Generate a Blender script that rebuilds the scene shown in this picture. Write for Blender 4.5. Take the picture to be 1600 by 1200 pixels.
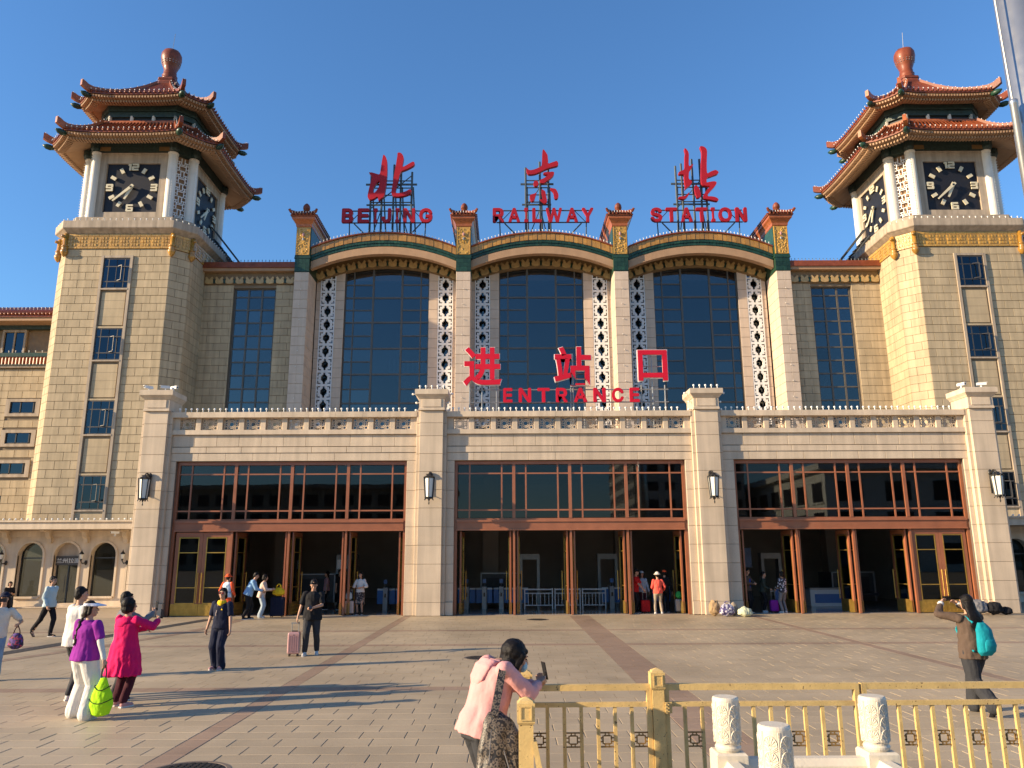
import bpy, bmesh, math, random
from mathutils import Vector, Matrix, noise
for o in list(bpy.data.objects): bpy.data.objects.remove(o)
SC = bpy.context.scene
COL = SC.collection
R = math.radians
random.seed(7)
# ------------------------------------------------------------------ camera
cam_d = bpy.data.cameras.new('camera'); cam = bpy.data.objects.new('camera', cam_d); COL.objects.link(cam)
SC.camera = cam
cam_d.sensor_width = 36.0; cam_d.lens = 36.0 * 1202 / 1600; cam_d.clip_start = 0.1; cam_d.clip_end = 3000
cam.location = (0, 0, 2.35)
cam.matrix_world = (Matrix.Translation((0, 0, 2.35)) @ Matrix.Rotation(-0.004, 4, 'Z') @ Matrix.Rotation(R(90 + 12.57), 4, 'X') @ Matrix.Rotation(-0.0045, 4, 'Z'))
SC.render.resolution_x = 1024; SC.render.resolution_y = 768
# ------------------------------------------------------------------ sky and sun
SUN_EL, SUN_AZ = R(18.5), math.atan2(-0.9625, -0.271)
wd = bpy.data.worlds.new('World'); SC.world = wd; wd.use_nodes = True
nt = wd.node_tree; bg = nt.nodes['Background']
sk = nt.nodes.new('ShaderNodeTexSky'); sk.sky_type = 'NISHITA'; sk.sun_disc = False
sk.sun_elevation = SUN_EL; sk.sun_rotation = SUN_AZ; sk.altitude = 50; sk.air_density = 1.35; sk.dust_density = 0.0; sk.ozone_density = 7.8
nt.links.new(sk.outputs[0], bg.inputs[0]); bg.inputs[1].default_value = 0.112
sun_d = bpy.data.lights.new('sun', 'SUN'); sun_d.energy = 5.0; sun_d.angle = R(0.53); sun_d.color = (1.0, 0.78, 0.51)
sun = bpy.data.objects.new('sun', sun_d); COL.objects.link(sun); sun.location = (-30, -20, 30)
sun.rotation_euler = Vector((0.9625 * math.cos(SUN_EL), 0.271 * math.cos(SUN_EL), -math.sin(SUN_EL))).to_track_quat('-Z', 'Y').to_euler()
vs = SC.view_settings; vs.view_transform = 'Standard'; vs.look = 'None'; vs.gamma = 1.0; vs.use_curve_mapping = False
vs.exposure = 1.0
# ------------------------------------------------------------------ materials
MATS = {}
def mat(name, col, rough=0.7, v=0.12, ns=2.0, isl=0.0, bump=0.0, bs=30.0, metal=0.0, streak=0.0, speck=0.0, coat=0.0, spec=0.5, fn=None):
    m = bpy.data.materials.new(name); m.use_nodes = True; MATS[name] = m
    n = m.node_tree.nodes; L = m.node_tree.links; b = n['Principled BSDF']
    b.inputs['Roughness'].default_value = rough; b.inputs['Metallic'].default_value = metal
    b.inputs['Coat Weight'].default_value = coat; b.inputs['Specular IOR Level'].default_value = spec
    geo = n.new('ShaderNodeNewGeometry')
    def noise_(scale, detail=5, vec=None):
        t = n.new('ShaderNodeTexNoise'); t.inputs['Scale'].default_value = scale; t.inputs['Detail'].default_value = detail
        L.new(vec if vec else geo.outputs['Position'], t.inputs['Vector']); return t.outputs['Fac']
    def mrange(src, a, c, f0=0.25, f1=0.75):
        r = n.new('ShaderNodeMapRange'); r.inputs['From Min'].default_value = f0; r.inputs['From Max'].default_value = f1
        r.inputs['To Min'].default_value = a; r.inputs['To Max'].default_value = c; L.new(src, r.inputs['Value']); return r.outputs[0]
    def mul(a, c):
        r = n.new('ShaderNodeMath'); r.operation = 'MULTIPLY'; L.new(a, r.inputs[0])
        if isinstance(c, float): r.inputs[1].default_value = c
        else: L.new(c, r.inputs[1])
        return r.outputs[0]
    f = mrange(noise_(ns), 1 - v, 1 + v)
    if isl:
        f = mul(f, mrange(geo.outputs['Random Per Island'], 1 - isl, 1 + isl, 0, 1))
        oi = n.new('ShaderNodeObjectInfo'); f = mul(f, mrange(oi.outputs['Random'], 1 - isl, 1 + isl, 0, 1))
    if streak:
        mp = n.new('ShaderNodeMapping'); mp.inputs['Scale'].default_value = (3.0, 3.0, 0.18); L.new(geo.outputs['Position'], mp.inputs[0])
        f = mul(f, mrange(noise_(1.2, 6, mp.outputs[0]), 1 - streak, 1 + streak * .5, .3, .65))
    if speck: f = mul(f, mrange(noise_(55, 2), 1 - speck, 1 + speck, .3, .7))
    cm = n.new('ShaderNodeVectorMath'); cm.operation = 'SCALE'; cm.inputs[0].default_value = col[:3]; L.new(f, cm.inputs['Scale'])
    L.new(cm.outputs[0], b.inputs['Base Color'])
    if bump:
        bp = n.new('ShaderNodeBump'); bp.inputs['Strength'].default_value = bump; bp.inputs['Distance'].default_value = 0.02
        L.new(noise_(bs, 6), bp.inputs['Height']); L.new(bp.outputs[0], b.inputs['Normal'])
    rv = n.new('ShaderNodeMapRange'); rv.inputs['To Min'].default_value = max(0.02, rough - .1); rv.inputs['To Max'].default_value = min(1, rough + .1)
    if rough > .25: L.new(noise_(ns * 3), rv.inputs['Value']); L.new(rv.outputs[0], b.inputs['Roughness'])
    if fn: fn(m, n, L, b, geo, noise_, mrange, mul)
    return m
def glass(name, tint, ior, clear, wav=0.0):
    m = bpy.data.materials.new(name); m.use_nodes = True; MATS[name] = m
    n = m.node_tree.nodes; L = m.node_tree.links; n.remove(n['Principled BSDF']); out = n['Material Output']
    tr = n.new('ShaderNodeBsdfTransparent'); tr.inputs[0].default_value = (*clear, 1)
    gl = n.new('ShaderNodeBsdfGlossy'); gl.inputs['Roughness'].default_value = 0.012; oi = n.new('ShaderNodeObjectInfo'); rg = n.new('ShaderNodeMapRange'); rg.inputs['To Min'].default_value = .80; rg.inputs['To Max'].default_value = 1.08; L.new(oi.outputs['Random'], rg.inputs['Value']); sv = n.new('ShaderNodeVectorMath'); sv.operation = 'SCALE'; sv.inputs[0].default_value = tint; L.new(rg.outputs[0], sv.inputs['Scale']); L.new(sv.outputs[0], gl.inputs['Color'])
    fr = n.new('ShaderNodeFresnel'); fr.inputs['IOR'].default_value = ior
    if wav:
        g = n.new('ShaderNodeNewGeometry'); t = n.new('ShaderNodeTexNoise'); t.inputs['Scale'].default_value = 0.9; t.inputs['Detail'].default_value = 1
        L.new(g.outputs['Position'], t.inputs['Vector']); bp = n.new('ShaderNodeBump'); bp.inputs['Strength'].default_value = wav; bp.inputs['Distance'].default_value = 0.05
        L.new(t.outputs['Fac'], bp.inputs['Height']); L.new(bp.outputs[0], gl.inputs['Normal']); L.new(bp.outputs[0], fr.inputs['Normal'])
    mx = n.new('ShaderNodeMixShader'); L.new(fr.outputs[0], mx.inputs[0]); L.new(tr.outputs[0], mx.inputs[1]); L.new(gl.outputs[0], mx.inputs[2])
    L.new(mx.outputs[0], out.inputs[0]); return m
mat('tower_stone', (.44, .345, .215), .8, .12, .7, .07, .3, 25, streak=.20, speck=.04)
mat('tower_joint', (.20, .155, .105), .9)
mat('trim_stone', (.38, .305, .225), .75, .12, 1.5, .03, .2, 25, streak=.28)
mat('granite', (.57, .46, .335), .68, .12, .9, .05, .2, 60, streak=.16, speck=.09)
mat('granite_joint', (.13, .10, .08), .9)
mat('column_stone', (.56, .44, .335), .6, .08, 1.5, .04, .15, 40, streak=.08)
mat('white_paint', (.66, .63, .56), .5, .06, 2, streak=.08)
mat('lattice_white', (.70, .70, .69), .55, .05, 3, streak=.08)
mat('tile_red', (.19, .048, .020), .42, .25, 3, .15, .3, 30, coat=.08, spec=.3)
mat('tile_orange', (.36, .105, .032), .36, .25, 4, .18, .2, 30, coat=.15, spec=.35)
mat('tile_yellow', (.40, .20, .030), .28, .22, 3, .16, .25, 30, coat=.45)
mat('tile_green', (.014, .045, .028), .38, .35, 4, .25, .2, 30, coat=.1, spec=.35)
mat('gold_relief', (.46, .26, .045), .32, .25, 6, .1, 1.0, 14, coat=.35)
mat('motif_tan', (.44, .29, .115), .45, .2, 5, .12, .3, 30, coat=.2)
mat('motif_brown', (.20, .12, .045), .5, .2, 3, .08, .4, 20)
mat('soffit', (.37, .225, .125), .7, .10, 1.5, .04, streak=.06)
mat('beam_paint', (.022, .045, .040), .45, .5, 6, .1, .5, 12)
mat('dark_metal', (.035, .04, .042), .45, .2, 5)
mat('mullion', (.095, .083, .068), .45, .15, 4)
mat('dark_mullion', (.045, .042, .040), .5, .15, 4)
mat('sign_bright', (.56, .009, .030), .45, .08, 1.5, .03, spec=.25)
mat('bronze_frame', (.29, .105, .05), .38, .15, 2.5, .06, .1, 20, coat=.15)
mat('brass', (.50, .31, .07), .34, .2, 5, .05, .15, 30, metal=.75)
mat('sign_red', (.36, .012, .022), .45, .10, 1.5, .03, spec=.25)
mat('sign_edge', (.20, .012, .014), .5, .1, 2)
mat('steel_frame', (.055, .075, .085), .5, .2, 4)
mat('rail_grey', (.30, .31, .31), .4, .1, 4, metal=.4)
mat('clock_black', (.016, .017, .024), .5, .1, 2, spec=.25)
mat('clock_ivory', (.62, .56, .40), .5, .05, 3)
mat('lamp_white', (.80, .80, .76), .25, .03, 5)
mat('wire_black', (.012, .012, .013), .5, .1, 5)
def chips_fn(m, n, L, b, geo, noise_, mrange, mul):
    src = b.inputs['Base Color'].links[0].from_socket; mx = n.new('ShaderNodeMix'); mx.data_type = 'RGBA'
    L.new(mrange(noise_(42, 4), 0, 1, .655, .69), mx.inputs[0]); L.new(src, mx.inputs[6]); mx.inputs[7].default_value = (.10, .06, .03, 1)
    m2 = n.new('ShaderNodeMix'); m2.data_type = 'RGBA'; L.new(mrange(noise_(7, 5), 0, .45, .5, .75), m2.inputs[0]); L.new(mx.outputs[2], m2.inputs[6]); m2.inputs[7].default_value = (.34, .22, .09, 1); L.new(m2.outputs[2], b.inputs['Base Color'])
mat('fence_gold', (.62, .44, .175), .45, .14, 6, .03, .12, 60, spec=.4, fn=chips_fn)
mat('fence_dark', (.22, .13, .04), .45, .15, 6)
mat('interior', (.34, .28, .22), .8, .2, .5)
mat('interior_floor', (.26, .23, .20), .14, .15, .8)
mat('pale_wall', (.42, .40, .36), .8, .1, .6)
mat('roof_felt', (.16, .15, .14), .9, .2, 1)
mat('manhole_iron', (.040, .036, .032), .55, .25, 9, metal=.5)
mat('steel_pole', (.46, .47, .47), .32, .05, 2, metal=.8)
mat('frosted', (.70, .70, .64), .4, .04, 5)
mat('skin', (.46, .26, .17), .5, .06, 20, spec=.35)
mat('skin_dark', (.33, .18, .115), .5, .06, 20, spec=.35)
mat('hair', (.008, .0065, .006), .5, .3, 40, bump=.3, bs=120, spec=.18)
mat('hair_brown', (.018, .011, .008), .5, .3, 40, bump=.3, bs=120, spec=.18)
def cloth(name, c, v=.08, b=.35, r=.85): return mat(name, c, r, v, 6, 0, b, 22, spec=.2)
for nm, c in dict(c_white=(.60, .585, .55), c_cream=(.62, .57, .49), c_black=(.012, .012, .014), c_charcoal=(.035, .036, .040), c_navy=(.012, .015, .034),
                  c_purple=(.24, .020, .26), c_magenta=(.62, .008, .11), c_maroon=(.050, .010, .018), c_mint=(.42, .52, .54), c_blue=(.22, .38, .58),
                  c_beige=(.60, .47, .40), c_jeans=(.20, .30, .42), c_paleblue=(.36, .44, .52), c_orange=(.75, .10, .03), c_hivis=(.55, .66, .74), c_yellow=(.75, .48, .02),
                  c_red=(.45, .015, .015), c_coral=(.72, .10, .07), c_khaki=(.32, .26, .19), c_brown=(.095, .065, .048), c_teal=(.008, .25, .30),
                  c_pink=(.62, .305, .29), c_lime=(.38, .72, .015), c_olive=(.035, .045, .035), c_sole=(.55, .53, .51), c_lilac=(.40, .38, .50), c_rose=(.45, .24, .24),
                  c_visor=(.60, .63, .72), c_green=(.04, .35, .08), c_grey=(.16, .16, .17), c_royal=(.02, .05, .30)).items(): cloth(nm, c)
mat('gloss_black', (.008, .008, .010), .12, .05, 3)
mat('rose_shell', (.44, .25, .24), .35, .06, 4, coat=.2)
mat('mask_blue', (.30, .48, .55), .8, .05, 9)
mat('lens_red', (.16, .015, .012), .1, .05, 9)
mat('plastic_white', (.72, .72, .70), .4, .05, 5)
mat('plastic_blue', (.03, .16, .42), .35, .1, 5)
mat('screen_blue', (.04, .13, .32), .3, .3, 2)
mat('phone_glass', (.012, .014, .02), .12, .1, 3)
def leopard(m, n, L, b, geo, noise_, mrange, mul):
    vo = n.new('ShaderNodeTexVoronoi'); vo.inputs['Scale'].default_value = 36; vo.feature = 'F1'
    L.new(geo.outputs['Position'], vo.inputs['Vector'])
    cr = n.new('ShaderNodeValToRGB'); e = cr.color_ramp.elements
    e[0].position = .16; e[0].color = (.010, .009, .008, 1); e[1].position = .62; e[1].color = (.012, .010, .009, 1)
    k = cr.color_ramp.elements.new(.36); k.color = (.10, .08, .06, 1)
    k = cr.color_ramp.elements.new(.50); k.color = (.15, .12, .09, 1)
    L.new(vo.outputs['Distance'], cr.inputs[0]); L.new(cr.outputs[0], b.inputs['Base Color'])
mat('leopard_print', (.1, .1, .1), .5, fn=leopard, bump=.3, bs=25)
def patch(cols, scale):
    def fn(m, n, L, b, geo, noise_, mrange, mul):
        cr = n.new('ShaderNodeValToRGB'); cr.color_ramp.interpolation = 'CONSTANT'
        vo = n.new('ShaderNodeTexVoronoi'); vo.inputs['Scale'].default_value = scale; L.new(geo.outputs['Position'], vo.inputs['Vector'])
        sp = n.new('ShaderNodeSeparateColor'); L.new(vo.outputs['Color'], sp.inputs[0]); L.new(sp.outputs[0], cr.inputs[0])
        e = cr.color_ramp.elements; e[0].color = (*cols[0], 1); e[1].color = (*cols[-1], 1); e[1].position = 1 - 1 / len(cols)
        for i, c in enumerate(cols[1:-1]): k = e.new((i + 1) / len(cols)); k.color = (*c, 1)
        L.new(cr.outputs[0], b.inputs['Base Color'])
    return fn
mat('floral_cloth', (.1, .1, .1), .8, fn=patch([(.03, .015, .06), (.02, .02, .05), (.30, .03, .08), (.10, .05, .22), (.05, .03, .05)], 28), bump=.3, bs=25)
mat('dark_floral', (.1, .1, .1), .8, fn=patch([(.02, .02, .02), (.015, .015, .018), (.22, .18, .16), (.03, .025, .03)], 26))
mat('black_white_print', (.1, .1, .1), .8, fn=patch([(.02, .02, .03), (.03, .03, .04), (.5, .48, .5), (.02, .02, .03)], 22))
mat('plaid_cloth', (.1, .1, .1), .8, fn=patch([(.10, .08, .22), (.40, .38, .45), (.05, .04, .12), (.5, .48, .5)], 17), bump=.5, bs=14)
mat('kraft_cloth', (.36, .24, .12), .8, .3, 7, bump=.5, bs=14)
mat('pale_sack', (.52, .54, .36), .8, .2, 7, bump=.6, bs=12)
def marble_fn(m, n, L, b, geo, noise_, mrange, mul): b.inputs['Subsurface Weight'].default_value = 0.0
mat('marble', (.64, .575, .455), .45, .06, 3, .0, .15, 40, streak=.06)
def paving_fn(base):
    def fn(m, n, L, b, geo, noise_, mrange, mul):
        src = b.inputs['Base Color'].links[0].from_socket
        vo = n.new('ShaderNodeTexVoronoi'); vo.inputs['Scale'].default_value = 1.3; L.new(geo.outputs['Position'], vo.inputs['Vector'])
        spot = mrange(vo.outputs['Distance'], .62, 1.0, .018, .034)
        vo2 = n.new('ShaderNodeTexVoronoi'); vo2.inputs['Scale'].default_value = .37; L.new(geo.outputs['Position'], vo2.inputs['Vector'])
        f = mul(mul(spot, mrange(vo2.outputs['Distance'], .80, 1.0, .03, .16)), mrange(noise_(.22, 6), .84, 1.10, .35, .65))
        sc = n.new('ShaderNodeVectorMath'); sc.operation = 'SCALE'; L.new(src, sc.inputs[0]); L.new(f, sc.inputs['Scale']); L.new(sc.outputs[0], b.inputs['Base Color'])
    return fn
mat('paver_tan', (.40, .318, .208), .50, .10, .9, .055, .12, 60, speck=.08, spec=.5, fn=paving_fn(0))
mat('paver_brown', (.315, .218, .148), .50, .10, .9, .055, .12, 60, speck=.08, spec=.5, fn=paving_fn(0))
mat('paver_joint', (.25, .19, .125), .85, .2, 3)
mat('drain_grey', (.075, .070, .064), .7, .3, 14)
def plaza_fn(m, n, L, b, geo, noise_, mrange, mul):
    br = n.new('ShaderNodeTexBrick'); br.inputs['Scale'].default_value = 1.0; br.inputs['Brick Width'].default_value = .6; br.inputs['Row Height'].default_value = .41
    br.inputs['Mortar Size'].default_value = .006; br.inputs['Color1'].default_value = (.355, .28, .19, 1); br.inputs['Color2'].default_value = (.385, .30, .20, 1); br.inputs['Mortar'].default_value = (.12, .09, .07, 1)
    L.new(geo.outputs['Position'], br.inputs['Vector']); L.new(br.outputs['Color'], b.inputs['Base Color'])
mat('plaza_far', (.3, .25, .2), .65, fn=plaza_fn)
glass('glass_upper', (.80, .88, .92), 1.95, (.40, .46, .50), .02)
glass('glass_door', (.72, .80, .86), 1.55, (.42, .44, .44), .015)
glass('glass_tower', (.55, .74, .92), 1.75, (.10, .12, .13), .03)
# ------------------------------------------------------------------ mesh helpers
class MB:
    def __init__(s): s.v = []; s.f = []
    def add(s, vs, fs):
        k = len(s.v); s.v += [tuple(p) for p in vs]; s.f += [tuple(i + k for i in f) for f in fs]; return s
    def box(s, x0, x1, y0, y1, z0, z1):
        return s.add([(x0, y0, z0), (x1, y0, z0), (x1, y1, z0), (x0, y1, z0), (x0, y0, z1), (x1, y0, z1), (x1, y1, z1), (x0, y1, z1)],
                     [(0, 3, 2, 1), (4, 5, 6, 7), (0, 1, 5, 4), (1, 2, 6, 5), (2, 3, 7, 6), (3, 0, 4, 7)])
    def prism(s, pts, y0, y1):           # polygon in x,z (counter-clockwise seen from -y) pushed along y
        n = len(pts)
        return s.add([(x, y0, z) for x, z in pts] + [(x, y1, z) for x, z in pts],
                     [tuple(range(n)), tuple(range(2 * n - 1, n - 1, -1))] + [(i, i + n, (i + 1) % n + n, (i + 1) % n) for i in range(n)])
    def slab(s, pts, z0, z1):            # polygon in x,y pushed along z
        n = len(pts)
        return s.add([(x, y, z0) for x, y in pts] + [(x, y, z1) for x, y in pts],
                     [tuple(range(n - 1, -1, -1)), tuple(range(n, 2 * n))] + [(i, (i + 1) % n, (i + 1) % n + n, i + n) for i in range(n)])
    def rings(s, rs, cap=True):
        k = len(rs[0]); n = len(rs)
        vs = [p for r in rs for p in r]
        fs = [(i * k + j, i * k + (j + 1) % k, (i + 1) * k + (j + 1) % k, (i + 1) * k + j) for i in range(n - 1) for j in range(k)]
        if cap: fs += [tuple(range(k - 1, -1, -1)), tuple(range((n - 1) * k, n * k))]
        return s.add(vs, fs)
    def tube(s, p0, p1, r0, r1=None, n=6):
        return s.path([p0, p1], [r0, r0 if r1 is None else r1], n)
    def path(s, ps, rs, n=6):
        ps = [Vector(p) for p in ps]; out = []
        if not isinstance(rs, (list, tuple)): rs = [rs] * len(ps)
        up = None
        for i, p in enumerate(ps):
            t = (ps[min(i + 1, len(ps) - 1)] - ps[max(i - 1, 0)]).normalized()
            if up is None: up = Vector((0, 0, 1)) if abs(t.z) < .9 else Vector((0, 1, 0))
            a = t.cross(up).normalized(); b = a.cross(t).normalized()
            out.append([p + rs[i] * (math.cos(q) * a + math.sin(q) * b) for q in [2 * math.pi * j / n for j in range(n)]])
        return s.rings([r[::-1] for r in out])
    def lathe(s, prof, c=(0, 0, 0), n=16):
        return s.rings([[(c[0] + r * math.cos(2 * math.pi * j / n), c[1] + r * math.sin(2 * math.pi * j / n), c[2] + z) for j in range(n)] for r, z in prof])
    def ball(s, c, r, n=8, m=5):
        rx, ry, rz = r if isinstance(r, (list, tuple)) else (r, r, r)
        return s.rings([[(c[0] + rx * math.sin(math.pi * (i + .04) / (m + .08)) * math.cos(2 * math.pi * j / n), c[1] + ry * math.sin(math.pi * (i + .04) / (m + .08)) * math.sin(2 * math.pi * j / n), c[2] - rz * math.cos(math.pi * (i + .04) / (m + .08))) for j in range(n)] for i in range(m + 1)])
    def xf(s, M, i0=0):
        s.v = s.v[:i0] + [tuple(M @ Vector(p)) for p in s.v[i0:]]; return s
    def mesh(s, name, m=None, smooth=False):
        me = bpy.data.meshes.new(name); me.from_pydata(s.v, [], s.f); me.update()
        if m: me.materials.append(MATS[m] if isinstance(m, str) else m)
        if smooth: me.shade_smooth()
        return me
    def build(s, name, m, parent=None, loc=None, rz=0, smooth=False, kind=None):
        return link(name, s.mesh(name, m, smooth), parent, loc, rz, kind)
def base_of(p):
    l = Vector((0, 0, 0))
    while p: l += p.location; p = p.parent
    return l
def link(name, me, parent=None, loc=None, rz=0, kind=None):
    """loc None: the mesh is in world metres; otherwise loc is the world position of the mesh's origin"""
    o = bpy.data.objects.new(name, me); COL.objects.link(o)
    w = Vector(loc) if loc is not None else Vector((0, 0, 0))
    if parent: o.parent = parent; w = w - base_of(parent)
    o.location = w
    if rz: o.rotation_euler = (0, 0, rz)
    if kind: o['kind'] = kind
    return o
def tag(o, label, cat=None, group=None, kind=None):
    if label: o['label'] = label
    if cat: o['category'] = cat
    if group: o['group'] = group
    if kind: o['kind'] = kind
    return o
def thing(name, loc, label, cat, group=None):
    o = bpy.data.objects.new(name, None); COL.objects.link(o); o.location = loc; o.empty_display_size = .2
    return tag(o, label, cat, group)
def children(o): return [c for c in bpy.data.objects if c.parent == o]
def copy_tree(o, kids, parent=None):
    c = o.copy(); COL.objects.link(c); c.parent = parent
    for k in kids.get(o.name, []): copy_tree(k, kids, c)
    return c
def kid_map():
    d = {}
    for o in bpy.data.objects:
        if o.parent: d.setdefault(o.parent.name, []).append(o)
    return d
BLK = {}
def block_mesh(w, d, h, m, ch=.012):
    k = (round(w, 2), round(d, 3), round(h, 2), m)
    if k not in BLK:
        w, d, h = k[0], k[1], k[2]; b = MB(); x = w / 2; z = h / 2
        vs = [(-x, d, -z), (x, d, -z), (x, d, z), (-x, d, z), (-x, ch, -z), (x, ch, -z), (x, ch, z), (-x, ch, z),
              (-x + ch, 0, -z + ch), (x - ch, 0, -z + ch), (x - ch, 0, z - ch), (-x + ch, 0, z - ch)]
        fs = [(4, 5, 9, 8), (5, 6, 10, 9), (6, 7, 11, 10), (7, 4, 8, 11), (8, 9, 10, 11), (0, 1, 5, 4), (1, 2, 6, 5), (2, 3, 7, 6), (3, 0, 4, 7)]
        b.add(vs, fs); BLK[k] = b.mesh('block', m)
    return BLK[k]
def courses(u0, u1, z0, z1, bl, bh, holes=(), shift=0.5):
    out = []; nz = max(1, round((z1 - z0) / bh)); h = (z1 - z0) / nz
    for r in range(nz):
        za, zb = z0 + r * h, z0 + (r + 1) * h
        cuts = [u0]; x = u0 + (bl if r % 2 == 0 else bl * shift)
        while x < u1 - .12: cuts.append(x); x += bl
        cuts.append(u1)
        for a, b in zip(cuts, cuts[1:]):
            segs = [(a, b)]
            for hx0, hx1, hz0, hz1 in holes:
                if zb > hz0 + .08 and za < hz1 - .08:
                    ns = []
                    for p, q in segs:
                        if hx1 <= p or hx0 >= q: ns.append((p, q)); continue
                        if p < hx0: ns.append((p, hx0))
                        if q > hx1: ns.append((hx1, q))
                    segs = ns
            for p, q in segs:
                if q - p > .07: out.append((p, q, za, zb))
    return out
def place_blocks(rects, org, ang, parent, m, name='stone_block', gap=.022, depth=.06, single=True, ch=.012):
    """rects in (u, z) on a wall through org turned by ang; each block its own part, or all joined"""
    ca, sa = math.cos(ang), math.sin(ang); jb = MB(); res = []
    for u0, u1, z0, z1 in rects:
        u = (u0 + u1) / 2; z = (z0 + z1) / 2
        loc = (org[0] + ca * u, org[1] + sa * u, org[2] + z)
        w = max(.03, u1 - u0 - gap); h = max(.03, z1 - z0 - gap)
        if single: res.append(link(name, block_mesh(w, depth, h, m, ch), parent, loc, ang))
        else:
            k = len(jb.v); jb.box(-w / 2, w / 2, 0, depth, -h / 2, h / 2); jb.xf(Matrix.Translation(loc) @ Matrix.Rotation(ang, 4, 'Z'), k)
    if not single and jb.v: jb.build(name, m, parent, kind='stuff')
    return res
WORK = bpy.data.scenes.new('workbench')
def baked(o):
    """evaluate one loose object in a scratch scene and return its mesh"""
    WORK.collection.objects.link(o); vl = WORK.view_layers[0]; vl.update(); me = bpy.data.meshes.new_from_object(o.evaluated_get(vl.depsgraph)); bpy.data.objects.remove(o); return me
SANS = None
try:
    import os
    SANS = bpy.data.fonts.load(os.path.join(bpy.utils.system_resource('DATAFILES'), 'fonts', 'Inter.woff2'))
except Exception: SANS = None
def text_mesh(txt, size, depth, bold=0.0, m='sign_red'):
    c = bpy.data.curves.new('lettering', 'FONT'); c.body = txt; c.size = size; c.extrude = depth / 2; c.offset = bold; c.align_x = 'LEFT'
    if SANS and txt.isascii(): c.font = SANS
    o = bpy.data.objects.new('lettering', c); me = baked(o)
    me.transform(Matrix.Rotation(R(90), 4, 'X')); me.materials.clear(); me.materials.append(MATS[m]); return me
def heavier(me, t):
    """thicken thin lettering by laying shifted copies of it together"""
    V0 = [v.co.copy() for v in me.vertices]; F0 = [tuple(p.vertices) for p in me.polygons]; b = MB()
    for i, (dx, dz) in enumerate([(math.cos(a), math.sin(a)) for a in [k * math.pi / 4 for k in range(8)]] + [(0, 0)]):
        b.add([(v.x + dx * t, v.y - .0012 * i, v.z + dz * t) for v in V0], F0)
    return b.mesh('lettering', me.materials[0])
def fit_text(txt, x0, x1, z0, z1, y, depth, bold, m, name, parent, loc_is_world=True):
    me = text_mesh(txt, 1.0, depth, bold if not txt.isascii() else 0.0, m)
    if txt.isascii() and bold: me = heavier(me, bold)
    xs = [v.co.x for v in me.vertices]; zs = [v.co.z for v in me.vertices]
    if not xs: return None
    sx = (x1 - x0) / (max(xs) - min(xs)); sz = (z1 - z0) / (max(zs) - min(zs))
    cx = (max(xs) + min(xs)) / 2; cz = (max(zs) + min(zs)) / 2
    me.transform(Matrix.Diagonal((sx, 1, sz, 1)) @ Matrix.Translation((-cx, 0, -cz)))
    return link(name, me, parent, ((x0 + x1) / 2, y, (z0 + z1) / 2))
def poly_mesh(polys, depth, m):
    """flat polygons with holes (list of closed outlines in x,z) given a thickness along y"""
    c = bpy.data.curves.new('stroke', 'CURVE'); c.dimensions = '2D'; c.fill_mode = 'BOTH'; c.extrude = depth / 2
    for p in polys:
        s = c.splines.new('POLY'); s.points.add(len(p) - 1); s.use_cyclic_u = True
        for q, (x, z) in zip(s.points, p): q.co = (x, z, 0, 1)
    o = bpy.data.objects.new('stroke', c); me = baked(o)
    me.transform(Matrix.Rotation(R(90), 4, 'X')); me.materials.clear(); me.materials.append(MATS[m]); return me
def smooth_poly(p, it=2):
    for _ in range(it):
        q = []
        for a, b in zip(p, p[1:] + p[:1]): q += [(a[0] * .75 + b[0] * .25, a[1] * .75 + b[1] * .25), (a[0] * .25 + b[0] * .75, a[1] * .25 + b[1] * .75)]
        p = q
    return p
def bulbs(mb, pts, up=(0, 0, 1), r=.05, stem=.10):
    up = Vector(up)
    for p in pts:
        p = Vector(p); mb.tube(p, p + up * stem, .018, n=4); mb.ball(p + up * (stem + r * .7), r, 6, 4)
# ================================================================== GROUND
g = MB().add([(-700, -500, 0), (700, -500, 0), (700, 900, 0), (-700, 900, 0)], [(0, 1, 2, 3)])
ground = g.build('ground', 'plaza_far', None, (0, 0, -.016)); tag(ground, 'stone paved station forecourt', None, kind='structure')
bed = MB().box(-34, 39, 7.2, 32.05, -.013, -.006).build('paver_bed', 'paver_joint', ground)
def is_brown(x, y):
    return (-4.25 < x < -3.95) or (2.38 < x < 3.16) or (9.35 < x < 9.65) or (14.5 < y < 15.0) or (21.75 < y < 22.1) or (25.7 < y < 26.0) or \
           abs(math.hypot(x + 30, y - 31) - 21.2 + .0) < .0
ROW = .41; pav = []
y = 7.25; r = 0
xcuts = [-4.25, -3.95, 2.38, 3.16, 9.35, 9.65]
while y < 31.9:
    w = max(6, .70 * y + 2.5); x = -math.floor(w / .6) * .6 + (.3 if r % 2 else 0) + random.choice([0, 0, .1]); xs = [x]
    while x < w + 3: x += .6; xs.append(x)
    for c in xcuts: xs = [q for q in xs if abs(q - c) > .16] + [c]
    xs = sorted(xs); xs = [q for i, q in enumerate(xs) if i == 0 or q - xs[i - 1] > .05]
    for a, b in zip(xs, xs[1:]):
        if b - a < 1.3: pav.append((a, b, y, min(y + ROW, 31.98)))
    y += ROW; r += 1
def in_view(p): return p[2] > 8.9 and abs((p[0] + p[1]) / 2) < .655 * p[2] + .1
near = [p for p in pav if in_view(p)][:300]; ns = set(near)
PM = {}
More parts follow.
